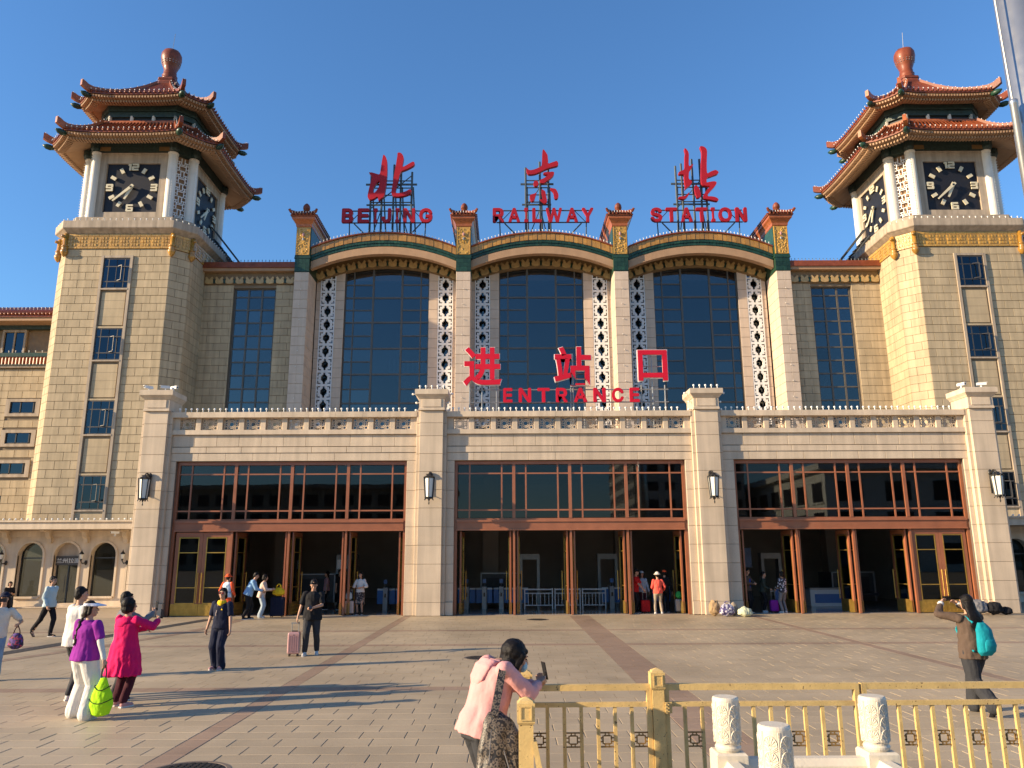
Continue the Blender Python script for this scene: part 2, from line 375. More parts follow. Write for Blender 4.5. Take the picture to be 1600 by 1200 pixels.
def paver_obj(p):
    w = round(p[1] - p[0] - .009, 2); d = round(p[3] - p[2] - .009, 2); cx, cy = (p[0] + p[1]) / 2, (p[2] + p[3]) / 2
    mm = 'paver_brown' if is_brown(cx, cy) else 'paver_tan'; k = (w, d, mm)
    if k not in PM:
        b = MB(); x = w / 2; q = d / 2; c = .006
        b.add([(-x, -q, -.012), (x, -q, -.012), (x, q, -.012), (-x, q, -.012), (-x, -q, -.004), (x, -q, -.004), (x, q, -.004), (-x, q, -.004), (-x + c, -q + c, 0), (x - c, -q + c, 0), (x - c, q - c, 0), (-x + c, q - c, 0)],
              [(0, 1, 5, 4), (1, 2, 6, 5), (2, 3, 7, 6), (3, 0, 4, 7), (4, 5, 9, 8), (5, 6, 10, 9), (6, 7, 11, 10), (7, 4, 8, 11), (8, 9, 10, 11)]); PM[k] = b.mesh('paver', mm)
    o = link('paver', PM[k], ground, (cx, cy, random.uniform(-.0015, .0015))); o.rotation_euler = (random.uniform(-.003, .003), random.uniform(-.003, .003), 0)
for p in near: paver_obj(p)
rest = {'paver_tan': MB(), 'paver_brown': MB()}
for p in pav:
    if p in ns: continue
    cx, cy = (p[0] + p[1]) / 2, (p[2] + p[3]) / 2; z = random.uniform(-.0015, .0015)
    rest['paver_brown' if is_brown(cx, cy) else 'paver_tan'].box(p[0] + .005, p[1] - .005, p[2] + .005, p[3] - .005, -.012, z)
rest['paver_tan'].build('paving_stones', 'paver_tan', ground, kind='stuff'); rest['paver_brown'].build('brown_paving_stones', 'paver_brown', ground, kind='stuff')
# slotted drain channel running to the left pillar
d = MB(); a, b_ = Vector((-13.0, 18.2, .002)), Vector((-11.55, 31.0, .002)); n_ = 64
for i in range(n_):
    p = a.lerp(b_, i / n_); q = a.lerp(b_, (i + .8) / n_)
    for s0, s1 in ((-.24, -.13), (-.10, .0), (.03, .13), (.16, .24)):
        d.add([(p.x + s0, p.y, .006), (p.x + s1, p.y, .006), (q.x + s1, q.y, .006), (q.x + s0, q.y, .006)], [(0, 1, 2, 3)])
dr = d.build('drain_grating', 'drain_grey', ground, kind='stuff')
d = MB(); d.add([(a.x - .27, a.y, .003), (a.x + .27, a.y, .003), (b_.x + .27, b_.y, .003), (b_.x - .27, b_.y, .003)], [(0, 1, 2, 3)]).build('drain_channel', 'wire_black', ground)
# curved brown inlay left of the drain
d = MB()
for i in range(34):
    t0, t1 = i / 34, (i + .96) / 34
    def cv(t, o): return (-13.4 + 3.2 * math.sin(t * 1.75) + o, 14.5 + 16 * t, .005)
    d.add([cv(t0, -.17), cv(t0, .17), cv(t1, .17), cv(t1, -.17)], [(0, 1, 2, 3)])
d.build('curved_brown_paving', 'paver_brown', ground, kind='stuff')
def manhole(x, y, r, label):
    t = thing('manhole_cover', (x, y, .0), label, 'manhole cover', 'manhole covers in the paving')
    MB().lathe([(r + .05, -.01), (r + .05, .006), (r + .005, .006), (r, -.002)], (x, y, 0), 36).build('rim', 'granite_joint', t)
    MB().lathe([(r - .01, -.01), (r - .01, .004), (r - .03, .007), (0.001, .007)], (x, y, 0), 36).build('plate', 'manhole_iron', t)
    k = MB(); st = .07
    i = -int(r / st)
    for ix in range(-int(r / st), int(r / st) + 1):
        for iy in range(-int(r / st), int(r / st) + 1):
            if math.hypot(ix * st, iy * st) < r - .06 and math.hypot(ix * st, iy * st) > .12: k.box(x + ix * st - .024, x + ix * st + .024, y + iy * st - .024, y + iy * st + .024, .005, .014)
    k.build('raised_studs', 'manhole_iron', t, kind='stuff')
manhole(-3.62, 9.35, .42, 'large iron manhole cover in the nearest paving, by the bottom edge')
manhole(-.71, 19.1, .33, 'iron manhole cover in mid plaza, beside the leaning woman\'s head')
manhole(1.04, 30.1, .38, 'iron manhole cover right in front of the middle doors')
# ================================================================== ENTRANCE PORCH
porch = thing('entrance_porch', (2.55, 34, 0), 'low pink granite entrance porch with four pillars and bronze framed doors', 'porch')
PX = [-14.87, -3.27, 8.34, 19.98]; BX = [-9.15, 2.55, 14.3]; PY = 32.0
HZ = [0, .52, 1.27, 2.02, 2.77, 3.52, 4.27, 5.02, 5.77, 6.52, 7.27, 7.82, 8.36]
for pc in PX:
    pl = MB(); pl.box(pc - .46, pc + .46, PY + .03, 33.3, 0, 8.38); pl.box(pc - .60, pc + .60, PY + .17, 33.3, 0, 8.38)
    pil = pl.build('pillar', 'granite_joint', porch)
    for a, b in zip(HZ, HZ[1:]):
        h = b - a - .012
        link('stone_block', block_mesh(.98, .9, h, 'granite', .01), pil, (pc, PY, (a + b) / 2))
        for s in (-1, 1):
            link('stone_block', block_mesh(.16, .9, h, 'granite', .012), pil, (pc + s * .555, PY + .14, (a + b) / 2))
    cp = MB()
    prof = [(.55, 8.36), (.55, 8.44), (.53, 8.46), (.53, 8.84), (.56, 8.86), (.60, 8.92), (.66, 8.98), (.70, 9.02), (.70, 9.22), (.66, 9.24)]
    cp.rings([[(pc - w, PY + .46 - w, z), (pc + w, PY + .46 - w, z), (pc + w, PY + 1.2, z), (pc - w, PY + 1.2, z)] for w, z in prof])
    cp.box(pc - .40, pc + .40, PY - .10, PY, 8.50, 8.83)
    cp.build('pillar_cap', 'granite', porch)
lights = MB()
for k, bx in enumerate(BX):
    x0, x1 = PX[k] + .635, PX[k + 1] - .635; o0, o1 = bx - 4.85, bx + 4.85
    core = MB(); core.box(x0 - .1, x1 + .1, 32.36, 33.2, 6.27, 7.40); core.box(x0 - .1, o0, 32.36, 33.2, 0, 6.27); core.box(o1, x1 + .1, 32.36, 33.2, 0, 6.27)
    wall = core.build('porch_wall', 'granite_joint', porch)
    def row(a, b, z0, z1, y, bl, sh=0):
        n = max(1, round((b - a) / bl)); w = (b - a) / n
        for i in range(n): link('stone_block', block_mesh(w - .012, .5, z1 - z0 - .012, 'granite', .008), wall, (a + (i + .5) * w, y, (z0 + z1) / 2))
    row(x0, x1, 6.27, 6.61, 32.30, 1.12); row(x0, x1, 6.61, 6.86, 32.27, 1.45); row(x0, x1, 6.88, 7.38, 32.30, .98)
    row(x0, o0, 0, .52, 32.22, 9); row(o1, x1, 0, .52, 32.22, 9)
    for a, b in zip(HZ[1:9], HZ[2:10]):
        b = min(b, 6.27)
        for p, q in ((x0, o0), (o1, x1)): link('stone_block', block_mesh(q - p - .006, .45, b - a - .012, 'granite', .01), wall, ((p + q) / 2, 32.30, (a + b) / 2))
    MB().box(x0, x1, 32.20, 32.8, 7.39, 7.585).build('lower_rail', 'granite', wall)
    cap = MB(); n = 9
    for i in range(n): cap.box(x0 + (x1 - x0) * i / n + .003, x0 + (x1 - x0) * (i + 1) / n - .003, 32.12, 32.85, 8.11, 8.34)
    cap.build('balustrade_cap', 'granite', wall)
    pt = (x1 - x0) / 11.3
    for i in range(12):
        xp = (x0 + x1) / 2 + (i - 5.5) * pt; hw = .11 if 0 < i < 11 else .20
        if i == 0: xp -= .06
        if i == 11: xp += .06
        link('balustrade_post', block_mesh(hw * 2, .34, .525, 'granite', .012), wall, (xp, 32.28, 7.848))
        if i < 11:
            if k == 0 and i == 0:
                pm = MB(); W, Hh = .66, .525
                def ring(cx, cz, r, t, n=14, sx=1.0):
                    for j in range(n):
                        a0, a1 = 2 * math.pi * j / n, 2 * math.pi * (j + 1) / n
                        q = [(cx + rr * sx * math.cos(a), cz + rr * math.sin(a)) for rr, a in ((r - t, a0), (r, a0), (r, a1), (r - t, a1))]
                        pm.prism(q, -.03, .03)
                ring(0, 0, .185, .042); ring(0, 0, .12, .03)
                for sx in (-1, 1):
                    for sz in (-1, 1): ring(sx * .235, sz * .16, .092, .036, 10); ring(sx * .125, sz * .215, .046, .022, 8); ring(sx * .29, sz * .05, .046, .022, 8)
                    pm.box(sx * .245 - .075, sx * .245 + .075, -.025, .025, -.012, .012)
                pm.box(-W / 2, W / 2, -.035, .035, .245, Hh / 2); pm.box(-W / 2, W / 2, -.035, .035, -Hh / 2, -.245)
                fret = pm.mesh('balustrade_panel', 'granite')
            link('balustrade_panel', fret, wall, (xp + pt / 2, 32.40, 7.848))
    bulbs(lights, [(x0 + .25 + j * .245, 32.2, 8.34) for j in range(int((x1 - x0 - .4) / .245))])
    # bronze frame with transom lights
    fr = MB(); Y0, Y1 = 32.50, 32.64
    fr.box(o0, o0 + .12, Y0, Y1, 0, 6.26); fr.box(o1 - .12, o1, Y0, Y1, 0, 6.26); fr.box(o0 + .12, o1 - .12, Y0, Y1, 6.12, 6.26)
    fr.box(o0 + .12, o1 - .12, Y0 + .02, Y1, 3.80, 3.87)
    fr.box(o0 + .12, o1 - .12, Y0 - .03, Y1, 3.37, 3.798); fr.box(o0 + .10, o1 - .10, Y0 - .08, Y0 - .03, 3.72, 3.80); fr.box(o0 + .1, o1 - .1, Y0 - .06, Y0 - .03, 3.37, 3.43)
    U = (9.7 - .24) / 4; xs_all = []
    for u in range(4):
        ux = o0 + .12 + u * U
        if u: fr.box(ux - .065, ux + .065, Y0 + .003, Y1, 3.87, 6.12); fr.box(ux - .045, ux + .045, Y0 + .02, Y1, 0, 3.37)
        for t in (.215, .785): fr.box(ux + U * t - .032, ux + U * t + .032, Y0 + .03, Y1 - .02, 3.87, 6.12)
    for z in (4.21, 5.74): fr.box(o0 + .12, o1 - .12, Y0 + .035, Y1 - .025, z - .03, z + .03)
    frame = fr.build('bronze_frame', 'bronze_frame', porch)
    for u in range(4):
        ux = o0 + .12 + u * U; xc = [ux, ux + U * .215, ux + U * .785, ux + U]
        for i in range(3):
            for z0, z1 in ((3.87, 4.21), (4.21, 5.74), (5.74, 6.12)):
                MB().box(xc[i] + .03, xc[i + 1] - .03, Y0 + .07, Y0 + .082, z0 + .02, z1 - .02).build('pane', 'glass_door', frame)
    # door leaves
    for u in range(4):
        ux = o0 + .12 + u * U; closed = (k == 0 and u == 0) or (k == 2 and u == 3)
        for s in (0, 1):
            w = U / 2 - .06
            lf = MB(); lf.box(0, .15, -.03, .03, .02, 3.34); lf.box(w - .15, w, -.03, .03, .02, 3.34); lf.box(.15, w - .15, -.03, .03, 3.16, 3.34)
            leaf = lf.build('door', 'bronze_frame', porch, (0, 0, 0))
            subs = [('kick_plate', MB().box(.0, w, -.04, .04, .02, .48), 'brass'), ('pane', MB().box(.17, w - .17, -.006, .006, .5, 3.14), 'glass_door')]
            bd = MB()
            for z in (.50, 1.12, 2.52, 3.12): bd.box(.17, w - .17, -.036, .036, z - .018, z + .018)
            for xx in (.165, w - .165): bd.box(xx - .017, xx + .017, -.037, .037, .5, 3.14)
            subs.append(('brass_bead', bd, 'brass'))
            hx = w - .07; hd = MB()
            for yy in (-.11, .11):
                hd.tube((hx, yy, .52), (hx, yy, 1.72), .022, n=6); hd.tube((hx, yy, .6), (hx, 0, .6), .015, n=5); hd.tube((hx, yy, 1.66), (hx, 0, 1.66), .015, n=5)
            subs.append(('handle', hd, 'brass'))
            st = MB()
            for i in range(7):
                for z in (.11, .25, .39): st.ball((.12 + (w - .24) * i / 6, -.042, z), (.02, .012, .02), 6, 3)
            subs.append(('studs', st, 'brass'))
            for nm, mb, mm in subs:
                so = bpy.data.objects.new(nm, mb.mesh(nm, mm)); COL.objects.link(so); so.parent = leaf
                if nm == 'studs': so['kind'] = 'stuff'
            px = (ux + .055 if s == 0 else ux + U - .055) if closed else (ux + .15 if s == 0 else ux + U - .15)
            leaf.location = Vector((px, 32.60 if closed else 32.66, 0)) - porch.location
            if closed:
                if s: leaf.scale = (-1, 1, 1)
            else: leaf.rotation_euler = (0, 0, R(90 - 3) if s == 0 else R(90 + 3)); 
for pc in PX[1:3]: bulbs(lights, [(pc - .5 + j * .25, PY - .12, 9.24) for j in range(5)])
for pc in PX[1:3]:
    for s in (-1, 1): bulbs(lights, [(pc + s * w, PY + .2, z) for w, z in ((.7, 9.1), (.54, 8.72), (.56, 8.4))], (s, 0, 0))
lights.build('string_lights', 'lamp_white', porch, kind='stuff', smooth=True)
# the hall behind the doors
h = MB(); h.box(-15.4, -15.2, 33.2, 49, 0, 7.3); h.box(20.25, 20.45, 33.2, 49, 0, 7.3); h.box(-15.4, 20.45, 32.9, 49, 7.2, 7.35)
h.build('porch_shell', 'pale_wall', porch)
h = MB(); h.box(-15.2, 20.25, 46, 46.2, 0, 6.6); h.box(-15.2, 20.25, 33.21, 46, 6.5, 6.6)
for x in (-12, -5.5, -1, 6, 10.5, 17.2): h.box(x - .4, x + .4, 41.6, 42.4, 0, 6.5)
h.build('hall_interior', 'interior', porch)
MB().box(-15.2, 20.25, 32.62, 46, -.05, .006).build('hall_floor', 'interior_floor', porch)
# lanterns on the pillars
def lantern(pc, label):
    x, y, z = pc, PY - .48, 4.68; t = thing('wall_lantern', (pc, PY, 4.6), label, 'lantern', 'lanterns on the porch pillars')
    gl = MB(); gl.rings([[(x + r * math.cos(R(60 * j + 30)), y + r * math.sin(R(60 * j + 30)), zz) for j in range(6)] for r, zz in ((.15, z), (.20, z + .72), (.17, z + .80))])
    gl.build('glass_body', 'frosted', t)
    f = MB()
    for j in range(6):
        a = R(60 * j + 30); f.tube((x + .165 * math.cos(a), y + .165 * math.sin(a), z - .06), (x + .235 * math.cos(a), y + .235 * math.sin(a), z + .82), .02, n=5)
        f.tube((x + .165 * math.cos(a), y + .165 * math.sin(a), z - .06), (x + .20 * math.cos(a), y + .2 * math.sin(a), z - .12), .016, n=5)
    f.lathe([(.17, z - .06), (.18, z - .03), (.18, z), (.15, z + .01)], (x, y, 0), 6); f.lathe([(.22, z + .78), (.23, z + .82), (.1, z + .90), (.03, z + .96)], (x, y, 0), 6)
    f.lathe([(.012, z - .30), (.03, z - .24), (.015, z - .16), (.05, z - .08), (.16, z - .05)], (x, y, 0), 8)
    f.build('iron_cage', 'wire_black', t)
    b = MB(); b.path([(x, y, z + .94), (x, y + .05, z + 1.0), (x, y + .2, z + 1.02), (x, PY - .02, z + .9)], [.02, .03, .04, .05], 6)
    b.tube((x - .14, y, z + .93), (x + .14, y, z + .93), .018); b.ball((x, PY - .06, z + .95), (.10, .06, .13), 8, 5); b.box(x - .03, x + .03, PY - .06, PY + .0, z + .1, z + .95)
    b.tube((x, PY - .03, z + .15), (x, y + .16, z + .05), .018)
    b.build('wall_bracket', 'wire_black', t)
for pc, w in zip(PX, ('on the leftmost porch pillar', 'on the pillar between left and middle doorways', 'on the pillar between middle and right doorways', 'on the rightmost porch pillar')):
    lantern(pc, 'black iron wall lantern with frosted glass ' + w)
# security cameras on the pillar caps
def cctv(x, y, z, az, label, group='white cameras on the pillar caps'):
    t = thing('security_camera', (x, y, z), label, 'camera', group)
    b = MB(); b.box(-.05, .05, -.20, .17, .12, .22); b.box(-.06, .06, -.24, .15, .22, .235); b.xf(Matrix.Translation((x, y, z)) @ Matrix.Rotation(az, 4, 'Z')); b.build('housing', 'plastic_white', t)
    b = MB(); b.tube((0, 0, 0), (0, 0, .13), .03); b.box(-.05, .05, -.05, .05, 0, .02); b.xf(Matrix.Translation((x, y, z))); b.build('stand', 'plastic_white', t)
    b = MB(); b.tube((0, -.205, .17), (0, -.19, .17), .04, n=8); b.xf(Matrix.Translation((x, y, z)) @ Matrix.Rotation(az, 4, 'Z')); b.build('lens', 'gloss_black', t)
cctv(-15.35, 32.1, 9.24, R(-35), 'white security camera at the left end of the leftmost pillar cap')
cctv(-14.62, 32.05, 9.24, R(-60), 'white security camera in the middle of the leftmost pillar cap')
cctv(-14.33, 32.2, 9.24, R(60), 'white security camera at the right end of the leftmost pillar cap')
cctv(19.35, 32.1, 9.24, R(20), 'white security camera at the left end of the rightmost pillar cap')
cctv(20.15, 32.0, 9.24, R(70), 'large white security camera pointing right on the rightmost pillar cap')
# ---------------------------------------------------------------- red ENTRANCE sign behind the balustrade
sg = thing('entrance_sign', (2.55, 33.4, 7.35), 'red Chinese characters above the word ENTRANCE over the middle doorway', 'sign')
f = MB()
for z in (8.98, 9.55): f.tube((-1.75, 33.5, z), (7.1, 33.5, z), .028)
for x in (-1.75, -.55, 2.75, 3.35, 5.9, 6.95): f.tube((x, 33.5, 7.35), (x, 33.5, 9.75), .028); f.tube((x, 34.2, 7.35), (x, 33.5, 9.3), .02)
for x in (-1.2, 2.85, 6.4): f.tube((x, 33.5, 7.35), (x, 33.5, 11.2), .032); f.tube((x - .5, 33.5, 10.6), (x + .5, 33.5, 10.6), .025)
f.build('support_frame', 'rail_grey', sg)
for ch, x0, x1, z0, z1 in (('进', -2.02, -.33, 9.68, 11.46), ('站', 2.02, 3.66, 9.70, 11.46), ('口', 5.76, 7.06, 9.90, 11.30)):
    e = fit_text(ch, x0 - .03, x1 + .03, z0 - .03, z1 + .03, 33.36, .12, .028, 'lamp_white', 'character_edge', sg)
    c = fit_text(ch, x0, x1, z0, z1, 33.29, .10, .024, 'sign_bright', 'character', sg)
x = -.26
for ch, w in zip('ENTRANCE', (.42, .56, .56, .52, .60, .56, .52, .44)):
    fit_text(ch, x, x + w, 8.94, 9.59, 33.33, .10, .030, 'sign_bright', 'letter', sg); x += w + (6.04 - 4.18) / 7
# ================================================================== MAIN HALL
hall = thing('station_hall', (2.5, 56, 0), 'tall central station hall with three glazed arches between stone piers', 'building')
CXS = [-15.08, -3.30, 8.22, 20.08]; BCS = [-9.19, 2.46, 14.15]; HS = 5.33
def arc(x, pk, rad=12.85): return pk - (rad - math.sqrt(rad * rad - x * x))
LEAF = [(-.05, 0), (-.26, .05), (-.30, .2), (-.24, .36), (-.30, .47), (-.20, .56), (-.06, .40), (0, .30), (.06, .40), (.20, .56), (.30, .47), (.24, .36), (.30, .2), (.26, .05), (.05, 0)][::-1]
leaf_me = MB().prism(LEAF[::-1], -.05, .03).mesh('leaf_motif', 'motif_tan')
bud_me = MB().prism([(0, 0), (.07, .10), (.05, .30), (0, .40), (-.05, .30), (-.07, .10)], -.04, .03).mesh('bud_motif', 'tile_green')
hl = MB()
for ci, cx in enumerate(CXS):
    core = MB().box(cx - .49, cx + .49, 53.03, 56, 6, 22.6).build('pier', 'granite_joint', hall)
    nr = 21; z0 = 8.0; hh = (22.59 - z0) / nr
    for r in range(nr):
        zc = z0 + (r + .5) * hh
        for s in (-1, 1): link('stone_panel', block_mesh(.515, .06, hh - .014, 'column_stone', .016), core, (cx + s * .26, 53.0, zc))
        for s in (-1, 1):
            if (cx > 2.5 and s > 0) or (cx < 2.5 and s < 0 and ci != 1): continue   # only the flanks that can be seen
            for j in range(3): link('side_panel', block_mesh(.70, .04, hh - .014, 'column_stone', .012), core, (cx + s * .52, 53.06 + .36 + j * .72, zc), R(90) * s)
    MB().box(cx - .54, cx + .54, 52.98, 59, 22.60, 23.62).build('green_tile_band', 'tile_green', hall)
    b = MB(); b.box(cx - .59, cx + .59, 52.93, 59, 23.62, 23.70); b.box(cx - .57, cx + .57, 52.95, 59, 23.70, 23.86); b.box(cx - .55, cx + .55, 53.0, 59, 23.86, 26.06); b.build('green_cap_block', 'tile_green', hall)
    gt = MB()
    for j in range(4):
        for q in range(3): gt.box(cx - .53 + j * .267, cx - .53 + j * .267 + .255, 52.955, 52.975, 22.62 + q * .33, 22.94 + q * .33)
    gt.build('green_tile', 'tile_green', hall, kind='stuff')
    gp = MB().box(cx - .50, cx + .50, 52.93, 53.0, 23.90, 26.04); 
    rl = random.Random(ci)
    for q in range(46): gp.ball((cx + rl.uniform(-.40, .40), 52.93, rl.uniform(24.0, 25.95)), (rl.uniform(.04, .09), .045, rl.uniform(.04, .10)), 6, 4)
    for s in (-1, 1): gp.box(cx + s * .465 - .03, cx + s * .465 + .03, 52.89, 52.95, 23.9, 26.04)
    pn = gp.build('gold_relief_panel', 'gold_relief', hall, smooth=False)
    MB().ball((cx, 52.86, 25.45), (.085, .06, .15), 8, 6).build('red_boss', 'c_rose', pn); MB().ball((cx, 52.87, 25.10), (.08, .05, .12), 8, 6).build('pale_boss', 'rail_grey', pn)
    co = MB(); prof = [(.53, 26.06), (.58, 26.12), (.60, 26.3), (.72, 26.5), (.84, 26.62), (.86, 26.78)]
    co.rings([[(cx - w, 53.5 - w, z), (cx + w, 53.5 - w, z), (cx + w, 59.5, z), (cx - w, 59.5, z)] for w, z in prof]); co.build('glazed_cornice', 'tile_orange', hall)
    rf = MB(); rf.rings([[(cx - w, 53.5 - v, z), (cx + w, 53.5 - v, z), (cx + w, 60, z), (cx - w, 60, z)] for w, v, z in ((.92, .92, 26.80), (.95, .95, 26.88), (.5, .55, 27.12), (.16, .2, 27.42))])
    for j in range(7): rf.tube((cx - .84 + j * .28, 52.52, 26.93), (cx - .84 * .35 + j * .1, 53.15, 27.3), .085, n=6)
    for s in (-1, 1):
        for j in range(22): rf.tube((cx + s * .97, 52.75 + j * .3, 26.92), (cx + s * .3, 53.2 + j * .3, 27.3), .075, n=5)
        rf.path([(cx + s * .12, 53.2, 27.40), (cx + s * .55, 52.85, 27.17), (cx + s * .92, 52.5, 27.12), (cx + s * 1.02, 52.4, 27.28)], [.10, .11, .12, .09], 6)
    rf.build('tiled_cap_roof', 'tile_red', hall)
    fn = MB(); fn.lathe([(.22, 27.30), (.30, 27.45), (.20, 27.55), (.27, 27.7), (.25, 27.9), (.16, 28.05), (.05, 28.14)], (cx, 53.35, 0), 12); fn.box(cx - .12, cx + .12, 53.5, 60, 27.38, 27.62); fn.build('ridge_finial', 'tile_red', hall)
    bulbs(hl, [(cx - .8 + j * .2, 52.5, 27.0) for j in range(9)], r=.035, stem=.08)
    for z in range(8): bulbs(hl, [(cx + (.02 if z % 2 else -.05), 52.99, 13.2 + z * 1.15)], (0, -1, 0), .03, .03)
# vaults, eaves, friezes
for k, bc in enumerate(BCS):
    N = 30; xs = [-HS + 2 * HS * i / N for i in range(N + 1)]
    def strip(o0, o1, y0, y1, pk=25.75, name='', m='', x_=xs, par=hall, rad=12.85):
        mb = MB(); mb.rings([[(bc + x, y0, arc(x, pk, rad) + o0), (bc + x, y0, arc(x, pk, rad) + o1), (bc + x, y1, arc(x, pk, rad) + o1), (bc + x, y1, arc(x, pk, rad) + o0)] for x in x_]); return mb.build(name, m, par)
    strip(-.10, .0, 53.05, 72, name='vault_roof', m='tile_red')
    tl = MB(); nt_ = 32
    for i in range(nt_):
        a, b = -HS + 2 * HS * i / nt_ + .008, -HS + 2 * HS * (i + 1) / nt_ - .008
        tl.add([(bc + x, y, arc(x, 25.75) + o) for y in (53.14 + .02 * (i % 2), 53.3) for x, o in ((a, -.62), (b, -.62), (b, -.11), (a, -.11))], [(0, 1, 2, 3), (7, 6, 5, 4), (0, 4, 5, 1), (1, 5, 6, 2), (2, 6, 7, 3), (3, 7, 4, 0)])
    tl.build('yellow_eave_tiles', 'tile_yellow', hall, kind='stuff')
    strip(-.80, -.10, 53.31, 54.9, name='eave_backing', m='motif_brown')
    gl = MB(); ng = 44
    for i in range(ng):
        a, b = -HS + 2 * HS * i / ng + .006, -HS + 2 * HS * (i + 1) / ng - .006
        for o0, o1, yy in ((-.84, -.64, 53.18), (-1.06, -.86, 53.23)):
            gl.add([(bc + x, y, arc(x, 25.75) + o) for y in (yy, yy + .08) for x, o in ((a, o0), (b, o0), (b, o1), (a, o1))], [(0, 1, 2, 3), (0, 4, 5, 1), (1, 5, 6, 2), (2, 6, 7, 3), (3, 7, 4, 0)])
    gl.build('green_eave_tiles', 'tile_green', hall, kind='stuff')
    strip(-1.66, -1.09, 53.26, 53.75, name='arch_fascia', m='soffit')
    fz = strip(-2.04, -.75, 55.14, 55.40, pk=25.75, name='arch_frieze', m='motif_brown')
    nl = 14
    for i in range(nl):
        x = -HS + .38 + (2 * HS - .76) * i / (nl - 1); z = arc(x, 25.75) - 1.93; an = -math.asin(x / 12.85)
        o = link('leaf_motif', leaf_me, fz, (bc + x, 55.10, z)); o.rotation_euler = (0, -an, 0); o.scale = (1.08, 1, 1.1)
        if i < nl - 1:
            x += (2 * HS - .76) / (nl - 1) / 2; o = link('bud_motif', bud_me, fz, (bc + x, 55.10, arc(x, 25.75) - 1.93)); o.rotation_euler = (0, math.asin(x / 12.85), 0); o.scale = (1, 1, 1.2)
    bulbs(hl, [(bc + x, 53.08, arc(x, 25.75)) for x in [-HS + .15 + .25 * i for i in range(42)]], r=.04, stem=.1)
    # jamb strips
    jm = MB(); jm.box(bc - HS, bc - 5.0, 55.3, 55.7, 6, 24); jm.box(bc + 5.0, bc + HS, 55.3, 55.7, 6, 24); jm.box(bc - 3.86, bc - 3.18, 55.24, 55.7, 6, 24); jm.box(bc + 3.18, bc + 3.86, 55.24, 55.7, 6, 24)
    jb = jm.build('window_jamb', 'granite_joint', hall)
    for r in range(15):
        zc = 12.55 + r * .75
        for a, b in ((-3.86, -3.18), (3.18, 3.86)): link('jamb_stone', block_mesh(b - a - .01, .3, .735, 'column_stone', .008), jb, (bc + (a + b) / 2, 55.21, zc))
        for a, b in ((-HS, -5.0), (5.0, HS)): link('jamb_stone', block_mesh(b - a - .01, .2, .735, 'column_stone', .008), jb, (bc + (a + b) / 2, 55.27, zc))
    # pierced screens
    CELL = ['##############', '#...##..##...#', '#.####..####.#', '#.###....###.#', '####......####', '#.##......##.#', '#.##......##.#', '####......####', '#.###....###.#', '#.####..####.#', '#...##..##...#', '##############']
    if k == 0:
        sc_ = MB(); cw = 1.14 / 14; ch = 1.03 / 12
        for q in range(11):
            for ri, rw in enumerate(CELL):
                j = 0
                while j < 14:
                    if rw[j] == '#':
                        e = j
                        while e < 14 and rw[e] == '#': e += 1
                        sc_.box(-.57 + j * cw, -.57 + e * cw, 0, .16, q * 1.03 + ri * ch, q * 1.03 + (ri + 1) * ch + .0005); j = e
                    else: j += 1
        zt = 11 * 1.03
        for j in (0, 4, 9, 13): sc_.box(-.57 + j * cw, -.57 + (j + 1) * cw, 0, .16, zt, zt + .75)
        sc_.box(-.57, .57, 0, .16, zt + .3, zt + .38)
        scr = sc_.mesh('pierced_screen', 'lattice_white')
    for s in (-1, 1):
        link('pierced_screen', scr, hall, (bc + s * 4.43, 55.22, 11.55))
        MB().box(bc + s * 4.43 - .57, bc + s * 4.43 + .57, 55.95, 56.0, 6, 23.5).build('screen_backing_glass', 'glass_upper', hall)
        MB().box(bc + s * 4.43 - .59, bc + s * 4.43 - .55, 55.4, 56.0, 6, 23.6).box(bc + s * 4.43 + .55, bc + s * 4.43 + .59, 55.4, 56.0, 6, 23.6).build('screen_reveal', 'column_stone', hall)
    # arched window
    W = [-3.18, -2.52, -1.06, 1.12, 2.55, 3.18]; Z = [7.0, 8.0, 9.05, 10.1, 11.15, 12.2, 13.3, 14.36, 15.48, 16.44, 17.45, 18.43, 19.48, 20.44, 21.42, 22.45, 23.85]
    mu = MB()
    for i, x in enumerate(W):
        t = .045 if i in (1, 4) else .07; mu.box(bc + x - t, bc + x + t, 55.42, 55.56, 6, arc(x, 25.75) - 1.62)
    for i, z in enumerate(Z[:-1]):
        t = .045
        if i % 2 == 0: mu.box(bc - 3.18, bc + 3.18, 55.43, 55.55, z - .06, z + .06)
        else: mu.box(bc - 3.18, bc - 1.06, 55.44, 55.54, z - t, z + t); mu.box(bc + 1.12, bc + 3.18, 55.44, 55.54, z - t, z + t)
    wn = mu.build('arched_window', 'mullion', hall)
    for i in range(5):
        zz = Z if i != 2 else Z[::2]
        for a, b in zip(zz, zz[1:]):
            if a < 10.5: continue
            p = MB(); x0, x1 = bc + W[i] + .04, bc + W[i + 1] - .04; zb0 = zb1 = b
            if b > 23: zb0 = arc(W[i], 25.75) - 1.6; zb1 = arc(W[i + 1], 25.75) - 1.6
            ti = random.uniform(-.006, .006)
            p.prism([(x0, a + .03), (x1, a + .03), (x1, zb1 - .03), (x0, zb0 - .03)], 55.49 + ti, 55.5 + ti).build('pane', 'glass_upper', wn)
    MB().prism([(bc - 3.18, 6), (bc + 3.18, 6), (bc + 3.18, 10.6), (bc - 3.18, 10.6)], 55.49, 55.5).build('lower_glazing', 'glass_upper', wn)
hl.build('string_lights', 'lamp_white', hall, kind='stuff', smooth=True)
